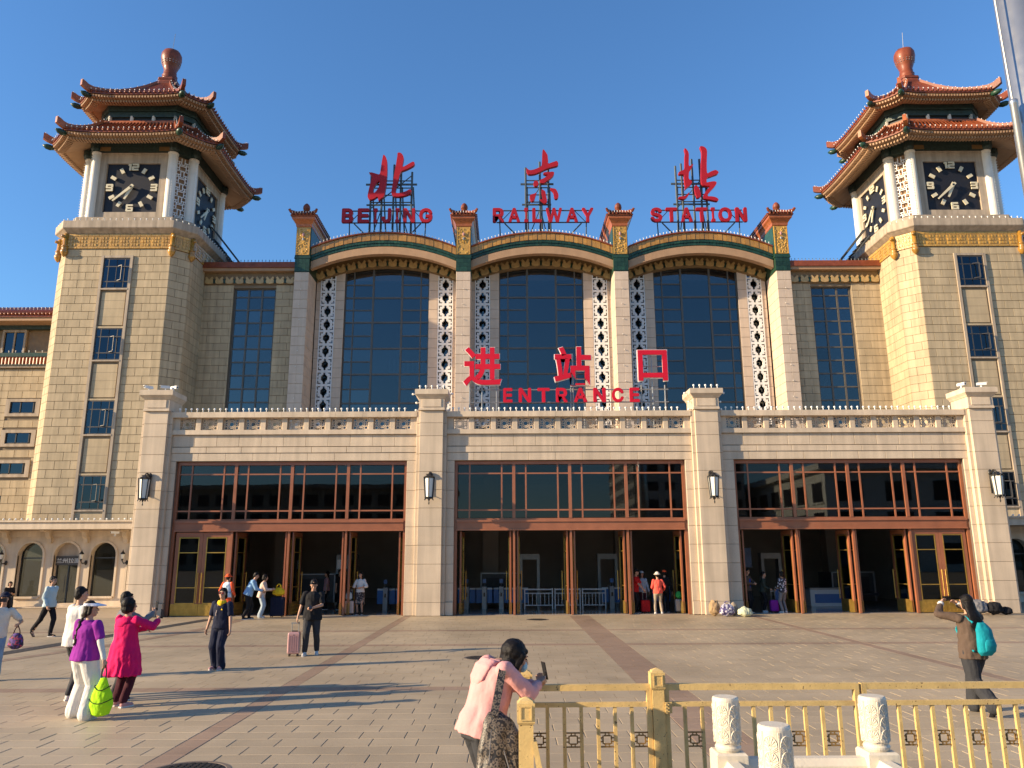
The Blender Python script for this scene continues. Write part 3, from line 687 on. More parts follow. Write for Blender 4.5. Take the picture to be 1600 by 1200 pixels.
# dim inside of the hall, and the stair flight seen through the left arch
b = MB(); b.box(-22, 27, 66, 66.3, 0, 23.2); b.box(-22, 27, 56.2, 66, 11.4, 11.6); b.box(-22.2, -22, 54.4, 66, 0, 23); b.box(27, 27.2, 54.4, 66, 0, 23); b.box(-22, 27, 56.3, 66, 22.9, 23.1)
b.build('hall_inner_walls', 'pale_wall', hall)
b = MB()
for i in range(11): b.box(-8.6 + i * .42, -8.1 + i * .42, 57.5, 60.5, 15.6 - i * .42, 15.8 - i * .42)
for i in range(12): b.box(-9.3 + i * .36, -9.15 + i * .36, 57.6, 57.7, 16.2, 17.2)
b.build('inner_stair', 'white_paint', hall)
# ================================================================== SIDE WINGS
def wing(side, label):
    # x range from pier to tower flank
    x0, x1, w0, w1 = ((-22.35, -15.62, -20.15, -17.05) if side < 0 else (20.62, 27.35, 22.2, 25.2))
    t = thing('side_wing', ((x0 + x1) / 2, 54, 0), label, 'building', 'wings beside the hall')
    Y = 53.6; MB().box(x0, w0, Y + .04, 54.5, 6, 22.75).box(w1, x1, Y + .04, 54.5, 6, 22.75).box(w0, w1, Y + .04, 54.5, 21.6, 22.75).build('wing_wall', 'tower_joint', t)
    place_blocks(courses(x0, w0, 8.0, 21.82, 1.02, .56), (0, Y, 0), 0, t, 'tower_stone'); place_blocks(courses(w1, x1, 8.0, 21.82, 1.02, .56), (0, Y, 0), 0, t, 'tower_stone')
    m = MB(); nc = 3
    for i in range(4): x = w0 + .07 + (w1 - w0 - .14) * i / 3; m.box(x - .06, x + .06, 53.84, 53.98, 6, 21.6)
    zr = [21.56, 20.95] + [20.95 - .983 * i for i in range(1, 13)]
    for z in zr: m.box(w0, w1, 53.85, 53.97, z - .05, z + .05)
    wn = m.build('window_grid', 'mullion', t)
    for i in range(3):
        for a, b in zip(zr[1:], zr):
            xa = w0 + .07 + (w1 - w0 - .14) * i / 3; xb = w0 + .07 + (w1 - w0 - .14) * (i + 1) / 3; ti = random.uniform(-.008, .008)
            if b > 11.3: MB().box(xa + .05, xb - .05, 53.9 + ti, 53.91 + ti, a + .04, b - .04).build('pane', 'glass_upper', wn)
    br = MB()
    for z in (13, 17.2): br.tube((w0 + .2, 55.2, z), (w0 + 2.2, 55.2, z + 3.6), .11); br.tube((w0 + 2.2, 55.2, z + 3.6), (w1 + 1.0, 55.2, z + 1.2), .11); br.tube((w0 - .5, 55.2, z + .0), (w1 + .5, 55.2, z), .12)
    br.build('roof_truss', 'white_paint', t)
    fz = MB().box(x0, x1, 53.52, 54.2, 21.83, 22.74).build('wing_frieze', 'motif_brown', t)
    n = 9
    for i in range(n):
        link('leaf_motif', leaf_me, fz, (x0 + .4 + (x1 - x0 - .8) * i / (n - 1), 53.48, 21.86))
        if i < n - 1: link('bud_motif', bud_me, fz, (x0 + .4 + (x1 - x0 - .8) * (i + .5) / (n - 1), 53.48, 21.88))
    MB().box(x0, x1, 53.15, 54.5, 22.75, 22.98).build('eave_fascia', 'soffit', t)
    MB().box(x0, x1, 53.05, 62, 22.985, 23.40).build('eave_tile_edge', 'tile_red', t)
    s = MB(); bulbs(s, [(x0 + .15 + .26 * i, 53.1, 23.4) for i in range(int((x1 - x0) / .26))], r=.035, stem=.12); s.build('string_lights', 'steel_frame', t, kind='stuff')
wing(-1, 'beige block wing with tall gridded window beside the left tower'); wing(1, 'beige block wing with tall gridded window beside the right tower')
# ================================================================== ROOF SIGNS
CH = {'北': ([[(190,378),(215,380),(250,385),(300,402),(330,408),(340,330),(350,250),(360,180),(370,152),(390,170),(405,195),(415,235),(418,300),(420,380),(415,470),(410,540),(400,600),(392,660),(375,690),(340,710),(318,742),(312,690),(300,680),(270,705),(230,722),(200,712),(182,685),(190,630),(205,560),(222,490),(233,440),(222,415),(205,395)],
   [(330,480),(300,500),(270,540),(252,580),(252,610),(258,640),(280,625),(305,590),(318,575),(325,530)],
   [(543,130),(575,128),(600,145),(618,175),(622,210),(612,260),(603,315),(640,300),(690,270),(735,243),(755,250),(760,272),(745,295),(700,320),(650,345),(595,362),(580,390),(572,420),(560,470),(545,530),(530,590),(524,625),(535,640),(570,640),(620,630),(670,610),(700,590),(722,595),(725,620),(710,645),(650,670),(590,682),(530,685),(492,672),(475,640),(480,590),(490,530),(500,450),(510,380),(525,300),(535,220),(543,170)]], 550),
 '京': ([[(680,88),(700,105),(725,145),(737,165),(738,210),(743,240),(735,280),(780,262),(830,245),(848,238),(865,260),(868,285),(858,300),(810,312),(750,325),(690,350),(640,375),(580,402),(520,410),(485,405),(470,375),(465,345),(468,325),(490,350),(515,358),(560,350),(610,330),(655,310),(662,270),(668,200),(670,130)],
   [(668,395),(700,380),(750,382),(785,375),(810,380),(812,400),(800,425),(770,455),(720,490),(690,515),(665,522),(640,510),(628,490),(640,475),(680,460),(720,430),(735,412),(700,412)],
   [(582 + 33 * math.cos(i * .785), 522 + 36 * math.sin(i * .785)) for i in range(8)],
   [(590,630),(565,650),(530,658),(508,665),(500,690),(510,725),(530,748),(550,742),(562,715),(575,670)],
   [(650,592),(672,608),(695,620),(700,660),(706,700),(715,740),(705,765),(690,775),(660,755),(635,735),(620,715),(650,725),(660,715),(652,660),(650,620)],
   [(752,580),(790,585),(825,592),(840,620),(855,655),(858,690),(840,715),(815,715),(800,690),(800,650),(790,620),(765,600)]], 760),
 '站': ([[(530,78),(550,90),(572,120),(582,155),(578,220),(572,290),(580,315),(610,295),(635,278),(620,310),(600,345),(575,375),(568,420),(565,470),(590,490),(605,500),(600,530),(570,560),(540,580),(510,608),(522,560),(515,530),(512,470),(512,415),(480,412),(450,415),(440,385),(480,370),(512,355),(525,330),(527,260),(530,180),(540,140),(528,100)],
   [(562,635),(560,670),(530,705),(490,728),(460,720),(425,705),(440,692),(480,690),(520,680),(545,655)],
   [(640,548),(665,555),(690,590),(700,630),(708,670),(700,700),(660,712),(650,680),(635,630),(630,580)],
   [(720,58),(755,55),(790,72),(812,105),(808,170),(800,250),(795,330),(795,410),(830,385),(880,365),(910,358),(945,385),(930,410),(880,425),(830,445),(795,452),(785,490),(780,520),(820,510),(880,500),(910,510),(905,540),(870,580),(820,630),(785,670),(790,690),(840,690),(890,700),(925,725),(915,748),(880,745),(820,730),(770,725),(738,715),(735,680),(760,640),(800,590),(830,560),(800,560),(750,555),(720,530),(720,470),(722,400),(728,300),(740,200),(745,130),(735,90)]], 1000)}
def roof_sign(ch, word, wx, fx, label):
    polys, ox = CH[ch]; SX, SZ = .0496, .0533
    def mp(p):
        z = 32.62 - (p[1] / 8 + 225 - 245) * SZ; return ((ox + p[0] / 8 - 800) * SX + .47 + (32.6 - z) * .012 * (1 if ox < 800 else -1 if ox > 900 else 0), z)
    t = thing('roof_sign', ((wx[0] + wx[1]) / 2, 54.5, 25.6), label, 'sign', 'red roof signs')
    pl = [[mp(q) for q in smooth_poly(p, 2)] for p in polys]
    link('character', poly_mesh(pl, .16, 'sign_red'), t, (0, 54.3, 0)); link('character_side', poly_mesh(pl, .14, 'sign_edge'), t, (0, 54.46, 0))
    xs = [q[0] for p in pl for q in p]; zs = [q[1] for p in pl for q in p]; a, b = min(xs), max(xs)
    x = wx[0]; ws = [(.30 if c == 'I' else 1.22 if c == 'W' else 1.0 if c in 'GO' else .72 if c in 'JL' else .88) for c in word]; gap = (wx[1] - wx[0] - sum(ws)) / (len(word) - 1)
    for c, w in zip(word, ws): fit_text(c, x, x + w, 26.86, 28.02, 54.0, .22, .032, 'sign_red', 'letter', t); x += w + gap
    f = MB(); zr = arc(2.0, 25.6)
    for z in (26.95, 27.92): f.tube((wx[0] + .3, 54.18, z), (wx[1] - .3, 54.18, z), .05)
    for q in fx:
        f.tube((q, 54.75, zr), (q, 54.75, zs and max(zs) - .7 - abs(q - (a + b) / 2) * .45), .085); f.tube((q + .25, 56.3, zr), (q + .1, 54.8, 30.2), .06)
    for z in (28.9, 29.5, 30.1, 30.7): f.tube((fx[0], 54.75, z), (fx[-1], 54.75, z), .045)
    f.box(fx[0] - .4, fx[-1] + .4, 54.7, 54.78, 30.32, 30.46); f.box(fx[0] - .3, fx[-1] + .2, 54.7, 54.78, 28.62, 28.74)
    f.tube((fx[0], 54.8, 28.4), (fx[-1], 54.8, 31.2), .04); f.tube((fx[0], 54.8, zr), (fx[1], 54.8, 28.4), .04); f.tube((fx[-1], 54.8, zr), (fx[-2], 54.8, 28.4), .04)
    for s, q in ((1, wx[0]), (-1, wx[1])):
        f.tube((q + s * .9, 54.2, 26.9), (q + s * 2.4, 54.5, zr - .05), .05); f.tube((q + s * .5, 54.2, 27.9), (q + s * .6, 54.25, 25.2), .045); f.tube((q + s * .5, 54.2, 26.9), (q + s * 1.4, 54.2, 27.9), .03)
    f.build('steel_frame', 'steel_frame', t)
roof_sign('北', 'BEIJING', (-12.57, -5.73), [-10.6, -9.75, -8.85, -8.3, -7.45], 'red brush character over BEIJING on the left arch roof')
roof_sign('京', 'RAILWAY', (-1.19, 6.44), [1.35, 2.45, 3.1], 'red brush character over RAILWAY on the middle arch roof')
roof_sign('站', 'STATION', (10.75, 18.05), [13.0, 13.45, 14.3, 14.9, 15.3], 'red brush character over STATION on the right arch roof')
# ================================================================== CLOCK TOWERS
def octa(h, f): return [(-f, -h), (f, -h), (h, -f), (h, f), (f, h), (-f, h), (-h, f), (-h, -f)]
TX, TY = -26.95, 54.6
tower = thing('clock_tower', (TX, TY, 0), 'left clock tower with double tiled roof, nearest the noodle shop', 'tower', 'clock towers')
def T(pts): return [(x + TX, y + TY) for x, y in pts]
H_, F_ = 4.6, 3.62
MB().slab(T(octa(H_ - .045, F_ - .02)), 0, 24.3).build('tower_core', 'tower_joint', tower)
fr_r = courses(-F_, F_, 3.4, 23.17, 1.02, .5649, holes=[(-1.09, 1.09, 0, 22.62)])
place_blocks(fr_r, (TX, TY - H_, 0), 0, tower, 'tower_stone')
cl = math.hypot(H_ - F_, H_ - F_); left = 300 - len(fr_r)
rc = courses(0, cl, 3.4, 23.17, 1.02, .5649); n1 = min(left, len(rc)); rc = rc[::-1]
place_blocks(rc[:n1], (TX + F_, TY - H_, 0), R(45), tower, 'tower_stone')
if len(rc) > n1: place_blocks(rc[n1:], (TX + F_, TY - H_, 0), R(45), tower, 'tower_stone', 'stone_blocks', single=False)
place_blocks(courses(0, cl, 3.4, 23.17, 1.02, .5649), (TX - H_, TY - F_, 0), R(-45), tower, 'tower_stone', 'chamfer_blocks', single=False)
place_blocks(courses(0, 2 * F_, 3.4, 23.17, 1.02, .5649), (TX + H_, TY - F_, 0), R(90), tower, 'tower_stone', 'flank_blocks', single=False)
place_blocks(courses(0, 2 * F_, 3.4, 23.17, 1.02, .5649), (TX - H_, TY + F_, 0), R(-90), tower, 'tower_stone', 'flank_blocks', single=False)
# window strip
ws = MB(); yf = TY - H_
for s in (-1, 1): ws.box(TX + s * 1.0 - .09, TX + s * 1.0 + .09, yf - .10, yf + .2, 3.0, 22.66)
ws.box(TX - .91, TX + .91, yf - .09, yf + .2, 22.50, 22.66); st = ws.build('strip_surround', 'trim_stone', tower)
WZ = [(5.32, 7.53), (10.21, 12.48), (15.23, 17.46), (20.28, 22.47)]
for i, (a, b) in enumerate(WZ):
    w = MB(); w.box(TX - .91, TX + .91, yf - .02, yf + .03, a, b)
    w = MB()
    for x in (-.88, .88): w.box(TX + x - .035, TX + x + .035, yf - .045, yf + .02, a, b)
    for x in (-.55, .55): w.box(TX + x - .03, TX + x + .03, yf - .04, yf + .02, a, b)
    for z in (a + .04, a + .5, b - .6, b - .04): w.box(TX - .86, TX + .86, yf - .042, yf + .018, z - .035, z + .035)
    w.box(TX - .02, TX + .02, yf - .038, yf + .02, a + .5, b - .6)
    wf = w.build('window', 'dark_mullion', tower)
    for x0, x1 in ((-.85, -.58), (-.52, -.02), (.02, .52), (.58, .85)):
        for z0, z1 in ((a + .06, a + .46), (a + .54, b - .64), (b - .56, b - .06)):
            MB().box(TX + x0, TX + x1, yf - .02, yf - .012, z0, z1).build('pane', 'glass_tower', wf)
    c = MB(); ang = .55; c.box(0, .42, -.02, .02, 0, .04); c.box(0, .42, -.02, .02, 1.05, 1.09); c.box(.38, .42, -.02, .02, 0, 1.09); c.xf(Matrix.Translation((TX + .12, yf - .05, a + .55)) @ Matrix.Rotation(-ang, 4, 'Z')); c.build('open_casement', 'dark_mullion', wf)
    MB().box(TX - .94, TX + .94, yf - .12, yf + .1, a - .10, a).build('sill', 'trim_stone', wf)
    zt = WZ[i + 1][0] - .1 if i < 3 else 22.5
    if i < 3:
        p = MB(); p.box(TX - .80, TX + .80, yf - .005, yf + .06, b + .22, zt - .18); p.box(TX - .91, TX + .91, yf - .06, yf + .06, b + .0, b + .12)
        p.build('spandrel_panel', 'tower_stone', tower)
        q = MB()
        for z in [b + .22 + j * (zt - .4 - b) / 4 for j in range(1, 4)]: q.box(TX - .8, TX + .8, yf - .009, yf + .0, z - .008, z + .008)
        q.build('panel_joint', 'tower_joint', tower)
MB().box(TX - .91, TX + .91, yf - .0, yf + .06, 3, 5.2).build('spandrel_panel', 'tower_stone', tower)
# frieze, cornice, pendants
oc = octa(H_, F_)
for i in range(8):
    a, b = Vector((*oc[i], 0)), Vector((*oc[(i + 1) % 8], 0)); ln = (b - a).length; an = math.atan2(b.y - a.y, b.x - a.x); n = max(1, round(ln / .72))
    if i in (3, 4, 5): continue
    for j in range(n):
        p = a.lerp(b, (j + .5) / n); w = ln / n - .02
        key = 'fr%.2f' % w
        if key not in BLK:
            m_ = MB(); m_.box(-w / 2, w / 2, -.05, .05, 0, 1.06); rr = random.Random(3)
            m_.box(-w / 2, w / 2, -.08, -.05, 0, .12); m_.box(-w / 2, w / 2, -.08, -.05, .9, 1.06)
            for q in range(9): m_.box(-w / 2 + .06 + (q % 3) * (w - .12) / 3, -w / 2 + (w - .12) / 3 + (q % 3) * (w - .12) / 3, -.05 - rr.uniform(.02, .05), -.05, .18 + (q // 3) * .24, .36 + (q // 3) * .24)
            BLK[key] = m_.mesh('frieze_panel', 'gold_relief')
        link('frieze_panel', BLK[key], tower, (TX + p.x, TY + p.y, 23.19), an)
cn = MB(); cn.rings([[(x + TX, y + TY, z) for x, y in octa(H_ + e, F_ + e * .41)] for e, z in ((.02, 24.26), (.08, 24.30), (.34, 24.50), (.42, 24.55), (.45, 24.60), (.45, 25.10))]); cn.build('stone_cornice', 'trim_stone', tower)
MB().slab(T(octa(H_ - .22, F_ - .25)), 25.09, 25.66).build('drum_base', 'trim_stone', tower)
MB().slab(T(octa(3.55, 2.6)), 25.6, 31.0).build('clock_drum', 'soffit', tower)
for i, (x, y) in enumerate(oc):
    if i in (4, 5): continue
    d_ = Vector((x, y, 0)).normalized(); p = MB(); cx, cy = TX + x + d_.x * .12, TY + y + d_.y * .12
    p.lathe([(.02, 22.55), (.14, 22.66), (.24, 22.85), (.26, 23.0), (.18, 23.12), (.22, 23.2), (.15, 23.3), (.15, 24.25)], (cx, cy, 0), 10)
    p.lathe([(.17, 23.28), (.24, 23.34), (.17, 23.4)], (cx, cy, 0), 10); p.path([(cx, cy, 24.0), (cx + d_.x * .3, cy + d_.y * .3, 24.05)], .11, 6); p.build('corner_pendant', 'tile_yellow', tower, smooth=True)
o8 = octa(3.86, 2.78)
for i, (x, y) in enumerate(o8):
    if i in (4, 5): continue
    c = MB(); c.lathe([(.32, 25.66), (.32, 30.72), (.37, 30.76), (.37, 30.86), (.30, 30.9)], (TX + x * .985, TY + y * .985, 0), 18); c.build('white_column', 'white_paint', tower, smooth=False)
    k_ = MB(); k_.lathe([(.28, 30.9), (.36, 31.1), (.36, 31.5)], (TX + x * 1.02, TY + y * 1.02, 0), 8); k_.build('column_bracket', 'beam_paint', tower)
# screens on the chamfers
sm = MB(); cw = 1.02
for j in range(-2, 3): sm.box(j * .21 - .025, j * .21 + .025, 0, .1, 0, 5.0) if j in (-2, 2) else None
for q in range(10):
    z = q * .5; sm.box(-.45, .45, 0, .1, z, z + .05); big = q % 2 == 0
    if big: sm.box(-.26, -.21, 0, .1, z, z + .5); sm.box(.21, .26, 0, .1, z, z + .5); sm.box(-.45, -.21, .02, .08, z + .22, z + .27); sm.box(.21, .45, .02, .08, z + .22, z + .27); sm.box(-.21, .21, .02, .08, z + .40, z + .45)
    else: sm.box(-.14, -.09, 0, .1, z, z + .5); sm.box(.09, .14, 0, .1, z, z + .5); sm.box(-.45, -.14, .02, .08, z + .2, z + .25); sm.box(.14, .45, .02, .08, z + .2, z + .25); sm.box(-.3, -.25, .02, .08, z, z + .2); sm.box(.25, .3, .02, .08, z, z + .2)
sme = sm.mesh('pierced_screen', 'lattice_white')
for i in (1, 7):
    a, b = Vector((*o8[i], 0)), Vector((*o8[(i + 1) % 8], 0)); p = a.lerp(b, .5); an = math.atan2(b.y - a.y, b.x - a.x)
    o = link('pierced_screen', sme, tower, (TX + p.x * .985, TY + p.y * .985, 25.7), an)
# dials
def dial(ang):
    rt = Matrix.Translation((TX, TY, 0)) @ Matrix.Rotation(ang, 4, 'Z')
    def B(mb, name, m, par): mb.xf(rt); return mb.build(name, m, par)
    yf = -3.86; f = MB(); zb, zt, hw = 26.28, 30.05, 1.915
    f.box(-2.45, -hw, yf, -3.6, 25.66, 30.72); f.box(hw, 2.45, yf, -3.6, 25.66, 30.72); f.box(-hw, hw, yf, -3.6, 25.66, zb); f.box(-hw, hw, yf, -3.6, zt, 30.72)
    f.box(-2.5, 2.5, yf - .06, -3.6, 30.72, 30.86)
    fr = B(f, 'dial_surround', 'trim_stone', tower)
    c = B(MB().box(-hw, hw, yf + .14, -3.6, zb, zt), 'clock_face', 'clock_black', tower)
    cz = (zb + zt) / 2; mk = []
    def sq(cx, cz_, w, h, a, nm='hour_mark'):
        b = MB(); b.box(-w / 2, w / 2, yf - .02, yf + .05, -h / 2, h / 2); b.xf(Matrix.Translation((cx, 0, cz_)) @ Matrix.Rotation(a, 4, 'Y')); B(b, nm, 'clock_ivory', c)
        b = MB(); b.tube((cx, yf, cz_), (cx, yf + .16, cz_), .03); B(b, 'mark_stud', 'wire_black', c)
    for h in range(12):
        if h % 3 == 0: continue
        a = R(30 * h); sq(1.48 * math.sin(a) * 1.06, cz + 1.48 * math.cos(a), .24, .40, a)
    SEG = {'1': 'r', '2': 'tumbl', '3': 'trmxb', '6': 'tulmxb', '9': 'tulmxb'}
    segs = {'t': (0, .21, .42, .10), 'm': (0, 0, .42, .09), 'b': (0, -.21, .42, .10), 'l': (-.19, -.11, .10, .26), 'x': (.19, -.11, .10, .26), 'u': (.19, .11, .10, .26), 'L': (-.19, .11, .10, .26)}
    DG_ = {'3': 'tumxb', '6': 'tLmlxb', '9': 'tuLmxb', '2': 'tumlb'}
    def digit(ch, cx, cz_, s=1.0):
        b = MB()
        if ch == '1': b.box(cx - .07, cx + .07, yf - .02, yf + .05, cz_ - .26 * s, cz_ + .26 * s); b.box(cx - .15, cx - .07, yf - .02, yf + .05, cz_ + .12 * s, cz_ + .26 * s)
        else:
            for q in DG_[ch]: x, z, w, hh = segs[q]; b.box(cx + x * s - w * s / 2 - .015, cx + x * s + w * s / 2 + .015, yf - .02 - (.002 if q in 'tmb' else 0), yf + .05, cz_ + z * s - hh * s / 2 - .012, cz_ + z * s + hh * s / 2 + .012)
        B(b, 'numeral', 'clock_ivory', c)
    digit('1', -.24, cz + 1.60, .95); digit('2', .12, cz + 1.60, .95); digit('3', 1.58, cz); digit('6', 0, cz - 1.58); digit('9', -1.58, cz)
    def hand(a, l, w, nm, y):
        b = MB(); b.prism([(-w * .5, -.22), (w * .5, -.22), (w * .62, 0), (w * .32, l), (-w * .32, l), (-w * .62, 0)], y, y + .05); b.xf(Matrix.Translation((0, 0, cz)) @ Matrix.Rotation(a, 4, 'Y')); B(b, nm, 'clock_ivory', c)
    hand(R(228), 1.62, .17, 'minute_hand', yf - .16); hand(R(204), 1.0, .22, 'hour_hand', yf - .09)
    B(MB().tube((0, yf - .17, cz), (0, yf + .16, cz), .08, n=10), 'hub', 'wire_black', c)
for a in (0, R(90), R(-90)): dial(a)
MB().slab(T(octa(3.95, 2.86)), 30.9, 31.75).build('painted_beam', 'beam_paint', tower)
for s in (-1, 1): MB().box(TX + s * 2.2 - .45, TX + s * 2.2 + .45, TY - 3.98, TY - 3.9, 30.98, 31.3).build('beam_panel', 'motif_brown', tower)
tl_ = MB()
def roof(he, fe, ze, ht, ft, zt, name, lift, dent0):
    E_, Tp = octa(he, fe), octa(ht, ft); NV = 7
    def P(i, u, v):
        a, b = Vector(E_[i]), Vector(E_[(i + 1) % 8]); c, d = Vector(Tp[i]), Vector(Tp[(i + 1) % 8])
        p = a.lerp(b, u).lerp(c.lerp(d, u), v); lf = lift * abs(2 * u - 1) ** 3 * (1 - v) ** 2
        return Vector((TX + p.x, TY + p.y, ze + (zt - ze) * (.42 * v + .58 * v ** 1.9) + lf))
    sk_ = MB(); tb = MB(); df = MB(); sf = MB(); blb = MB()
    for i in range(8):
        NU = 8
        for iu in range(NU):
            for iv in range(NV): sk_.add([P(i, iu / NU, iv / NV), P(i, (iu + 1) / NU, iv / NV), P(i, (iu + 1) / NU, (iv + 1) / NV), P(i, iu / NU, (iv + 1) / NV)], [(0, 1, 2, 3)])
            q = [P(i, iu / NU, 0), P(i, (iu + 1) / NU, 0)]; sk_.add([q[0], q[1], q[1] - Vector((0, 0, .14)), q[0] - Vector((0, 0, .14))], [(3, 2, 1, 0)])
        ln = (Vector(E_[i]) - Vector(E_[(i + 1) % 8])).length; nt2 = max(3, round(ln / .36))
        out = (Vector(E_[i]) + Vector(E_[(i + 1) % 8])).normalized(); o3 = Vector((out.x, out.y, 0))
        for j in range(nt2):
            u = (j + .5) / nt2; pts = [P(i, u, v) for v in (0, .12, .3, .5, .75, 1)]; pts = [pts[0] + o3 * .08] + pts
            tb.path([p + Vector((0, 0, .05)) for p in pts], [.085, .085, .085, .08, .075, .065, .05], 6)
            bulbs(blb, [P(i, u, 0) + o3 * .1 + Vector((0, 0, .12))], (0, 0, 1), .045, .02)
        nd = max(6, round(ln / .21)); e3 = Vector((E_[(i + 1) % 8][0] - E_[i][0], E_[(i + 1) % 8][1] - E_[i][1], 0)).normalized()
        for j in range(nd):
            u = (j + .5) / nd; p0 = P(i, u, 0)
            for dz, ins in ((-.30, .02), (-.50, .30)):
                c = p0 - o3 * (ins + .2) + Vector((0, 0, dz)); M = Matrix.Translation(c) @ Matrix(((e3.x, -o3.x, 0, 0), (e3.y, -o3.y, 0, 0), (0, 0, 1, 0), (0, 0, 0, 1)))
                kk = len(df.v); df.box(-.055, .055, -.2, .25, -.075, .075); df.xf(M, kk)
        for iu in range(NU):
            u0, u1 = iu / NU, (iu + 1) / NU; a, b = P(i, u0, 0), P(i, u1, 0); z_ = Vector((0, 0, 1)); wa = [Vector((TX + x, TY + y, dent0)) for x, y in octa(ht + .1 if False else he - 2.1, fe - 1.15)]
            w0, w1 = wa[i].lerp(wa[(i + 1) % 8], u0), wa[i].lerp(wa[(i + 1) % 8], u1)
            sf.add([a - z_ * .2, b - z_ * .2, b - o3 * .35 - z_ * .38, a - o3 * .35 - z_ * .38, b - o3 * .75 - z_ * .50, a - o3 * .75 - z_ * .50, w1, w0], [(3, 2, 1, 0), (5, 4, 2, 3), (7, 6, 4, 5)])
    r = sk_.build(name, 'tile_red', tower); tb.build('tile_rows', 'tile_red', r, kind='stuff', smooth=True); df.build('rafter_ends', 'soffit', r, kind='stuff'); sf.build('eave_soffit', 'soffit', r); blb.build('string_lights', 'lamp_white', r, kind='stuff', smooth=True)
    for i in range(8):
        rg = MB(); d2 = Vector(E_[i]).normalized(); d3 = Vector((d2.x, d2.y, 0)); sd = Vector((-d2.y, d2.x, 0)); pts = [P(i, 0, v) for v in (1, .8, .6, .4, .2, .05)]; tip = P(i, 0, 0)
        pts += [tip + d3 * .12 + Vector((0, 0, .02)), tip + d3 * .36 + Vector((0, 0, .10)), tip + d3 * .60 + Vector((0, 0, .22))]; hs = [.28, .3, .32, .34, .36, .38, .42, .46, .40]
        rg.rings([[p - sd * .13 - Vector((0, 0, .06)), p + sd * .13 - Vector((0, 0, .06)), p + sd * .12 + Vector((0, 0, h)), p - sd * .12 + Vector((0, 0, h))] for p, h in zip(pts, hs)])
        rg.build('hip_ridge', 'tile_orange' if i in (0, 7) else 'tile_red', tower)  # front-left ridges get the lighter orange: their sunlit look is put into the colour
        lb = MB(); bulbs(lb, [pts[k2] .lerp(pts[k2 + 1], t2) + Vector((0, 0, hs[k2])) for k2 in range(8) for t2 in (0, .5)], (0, 0, 1), .035, .04); lb.build('ridge_lights', 'lamp_white', tower, kind='stuff')
        kb = MB(); c0 = tip + Vector((0, 0, -.38)) - d3 * .15; kb.path([c0, c0 + d3 * .25, c0 + d3 * .5 + Vector((0, 0, .02)), c0 + d3 * .72 + Vector((0, 0, .06))], [.14, .22, .20, .05], 8)
        kb.build('beam_end', 'tile_green', tower, smooth=True)
roof(6.0, 4.0, 31.42, 3.7, 2.65, 33.35, 'lower_roof', .18, 31.72)
MB().slab(T(octa(3.3, 2.35)), 33.2, 35.6).build('upper_drum', 'wire_black', tower)
up = MB()
for i, (x, y) in enumerate(octa(3.36, 2.40)):
    x2, y2 = octa(3.36, 2.4)[(i + 1) % 8]
    n = 3 if math.hypot(x2 - x, y2 - y) > 3 else 1
    for j in range(n + 1): up.lathe([(.13, 33.3), (.13, 34.1)], (TX + x + (x2 - x) * j / n, TY + y + (y2 - y) * j / n, 0), 8)
up.build('balcony_posts', 'white_paint', tower)
pr = MB(); pr.slab(T(octa(3.62, 2.6)), 33.3, 33.62); pr.build('balcony_parapet', 'tile_orange', tower)
MB().slab(T(octa(3.46, 2.46)), 34.02, 34.42).build('painted_beam', 'beam_paint', tower); MB().slab(T(octa(3.56, 2.52)), 34.44, 35.3).build('painted_beam', 'beam_paint', tower)
roof(4.8, 3.35, 35.15, .82, .55, 38.5, 'upper_roof', .16, 35.2)
fb = MB(); [fb.slab(T(octa(a_, a_ * .8)), z_, z_ + .2 - .012) for a_, z_ in ((.68, 38.3), (.66, 38.5), (.66, 38.7), (.62, 38.9))]; fb.slab(T(octa(.66, .53)), 39.1, 39.27); fb.build('finial_base', 'tile_red', tower)
MB().lathe([(.60, 39.25), (.60, 39.45), (.52, 39.6), (.58, 39.7), (.46, 39.85), (.50, 40.0), (.45, 40.12), (.58, 40.5), (.72, 40.95), (.78, 41.25), (.76, 41.6), (.64, 41.85), (.4, 41.95), (.02, 42.0)], (TX, TY, 0), 24).build('finial', 'tile_red', tower, smooth=True)
rb = MB()
for z, r_ in ((40.72, .67), (40.88, .71)):
    for j in range(20): a = 2 * math.pi * j / 20; rb.ball((TX + r_ * math.cos(a), TY + r_ * math.sin(a), z), .04, 5, 3)
rb.tube((TX, TY, 41.95), (TX + .1, TY, 43.6), .02); rb.path([(TX - .5, TY, 42.05), (TX - .2, TY, 42.17), (TX + .2, TY, 42.17), (TX + .5, TY, 42.05)], .02, 4); rb.build('lightning_rod', 'rail_grey', tower)
tl_ = MB()
for i in (7, 0, 1, 2):
    a, b = Vector((*octa(H_ + .36, F_ + .14)[i], 25.1)), Vector((*octa(H_ + .36, F_ + .14)[(i + 1) % 8], 25.1)); n = int((b - a).length / .4)
    bulbs(tl_, [a.lerp(b, (j + .5) / n) + Vector((TX, TY, 0)) for j in range(n)])
for i in (7, 0, 1, 2):
    x, y = o8[i]; d_ = Vector((x, y, 0)).normalized()
    for j in range(24): bulbs(tl_, [(TX + x * .985 + d_.x * .32, TY + y * .985 + d_.y * .32, 25.9 + j * .2)], d_, .03, .03)
tl_.build('string_lights', 'lamp_white', tower, kind='stuff', smooth=True)
km = kid_map(); t2 = copy_tree(tower, km); t2.location = (31.9, TY, 0); t2['label'] = 'right clock tower with double tiled roof, beside the steel flagpole'
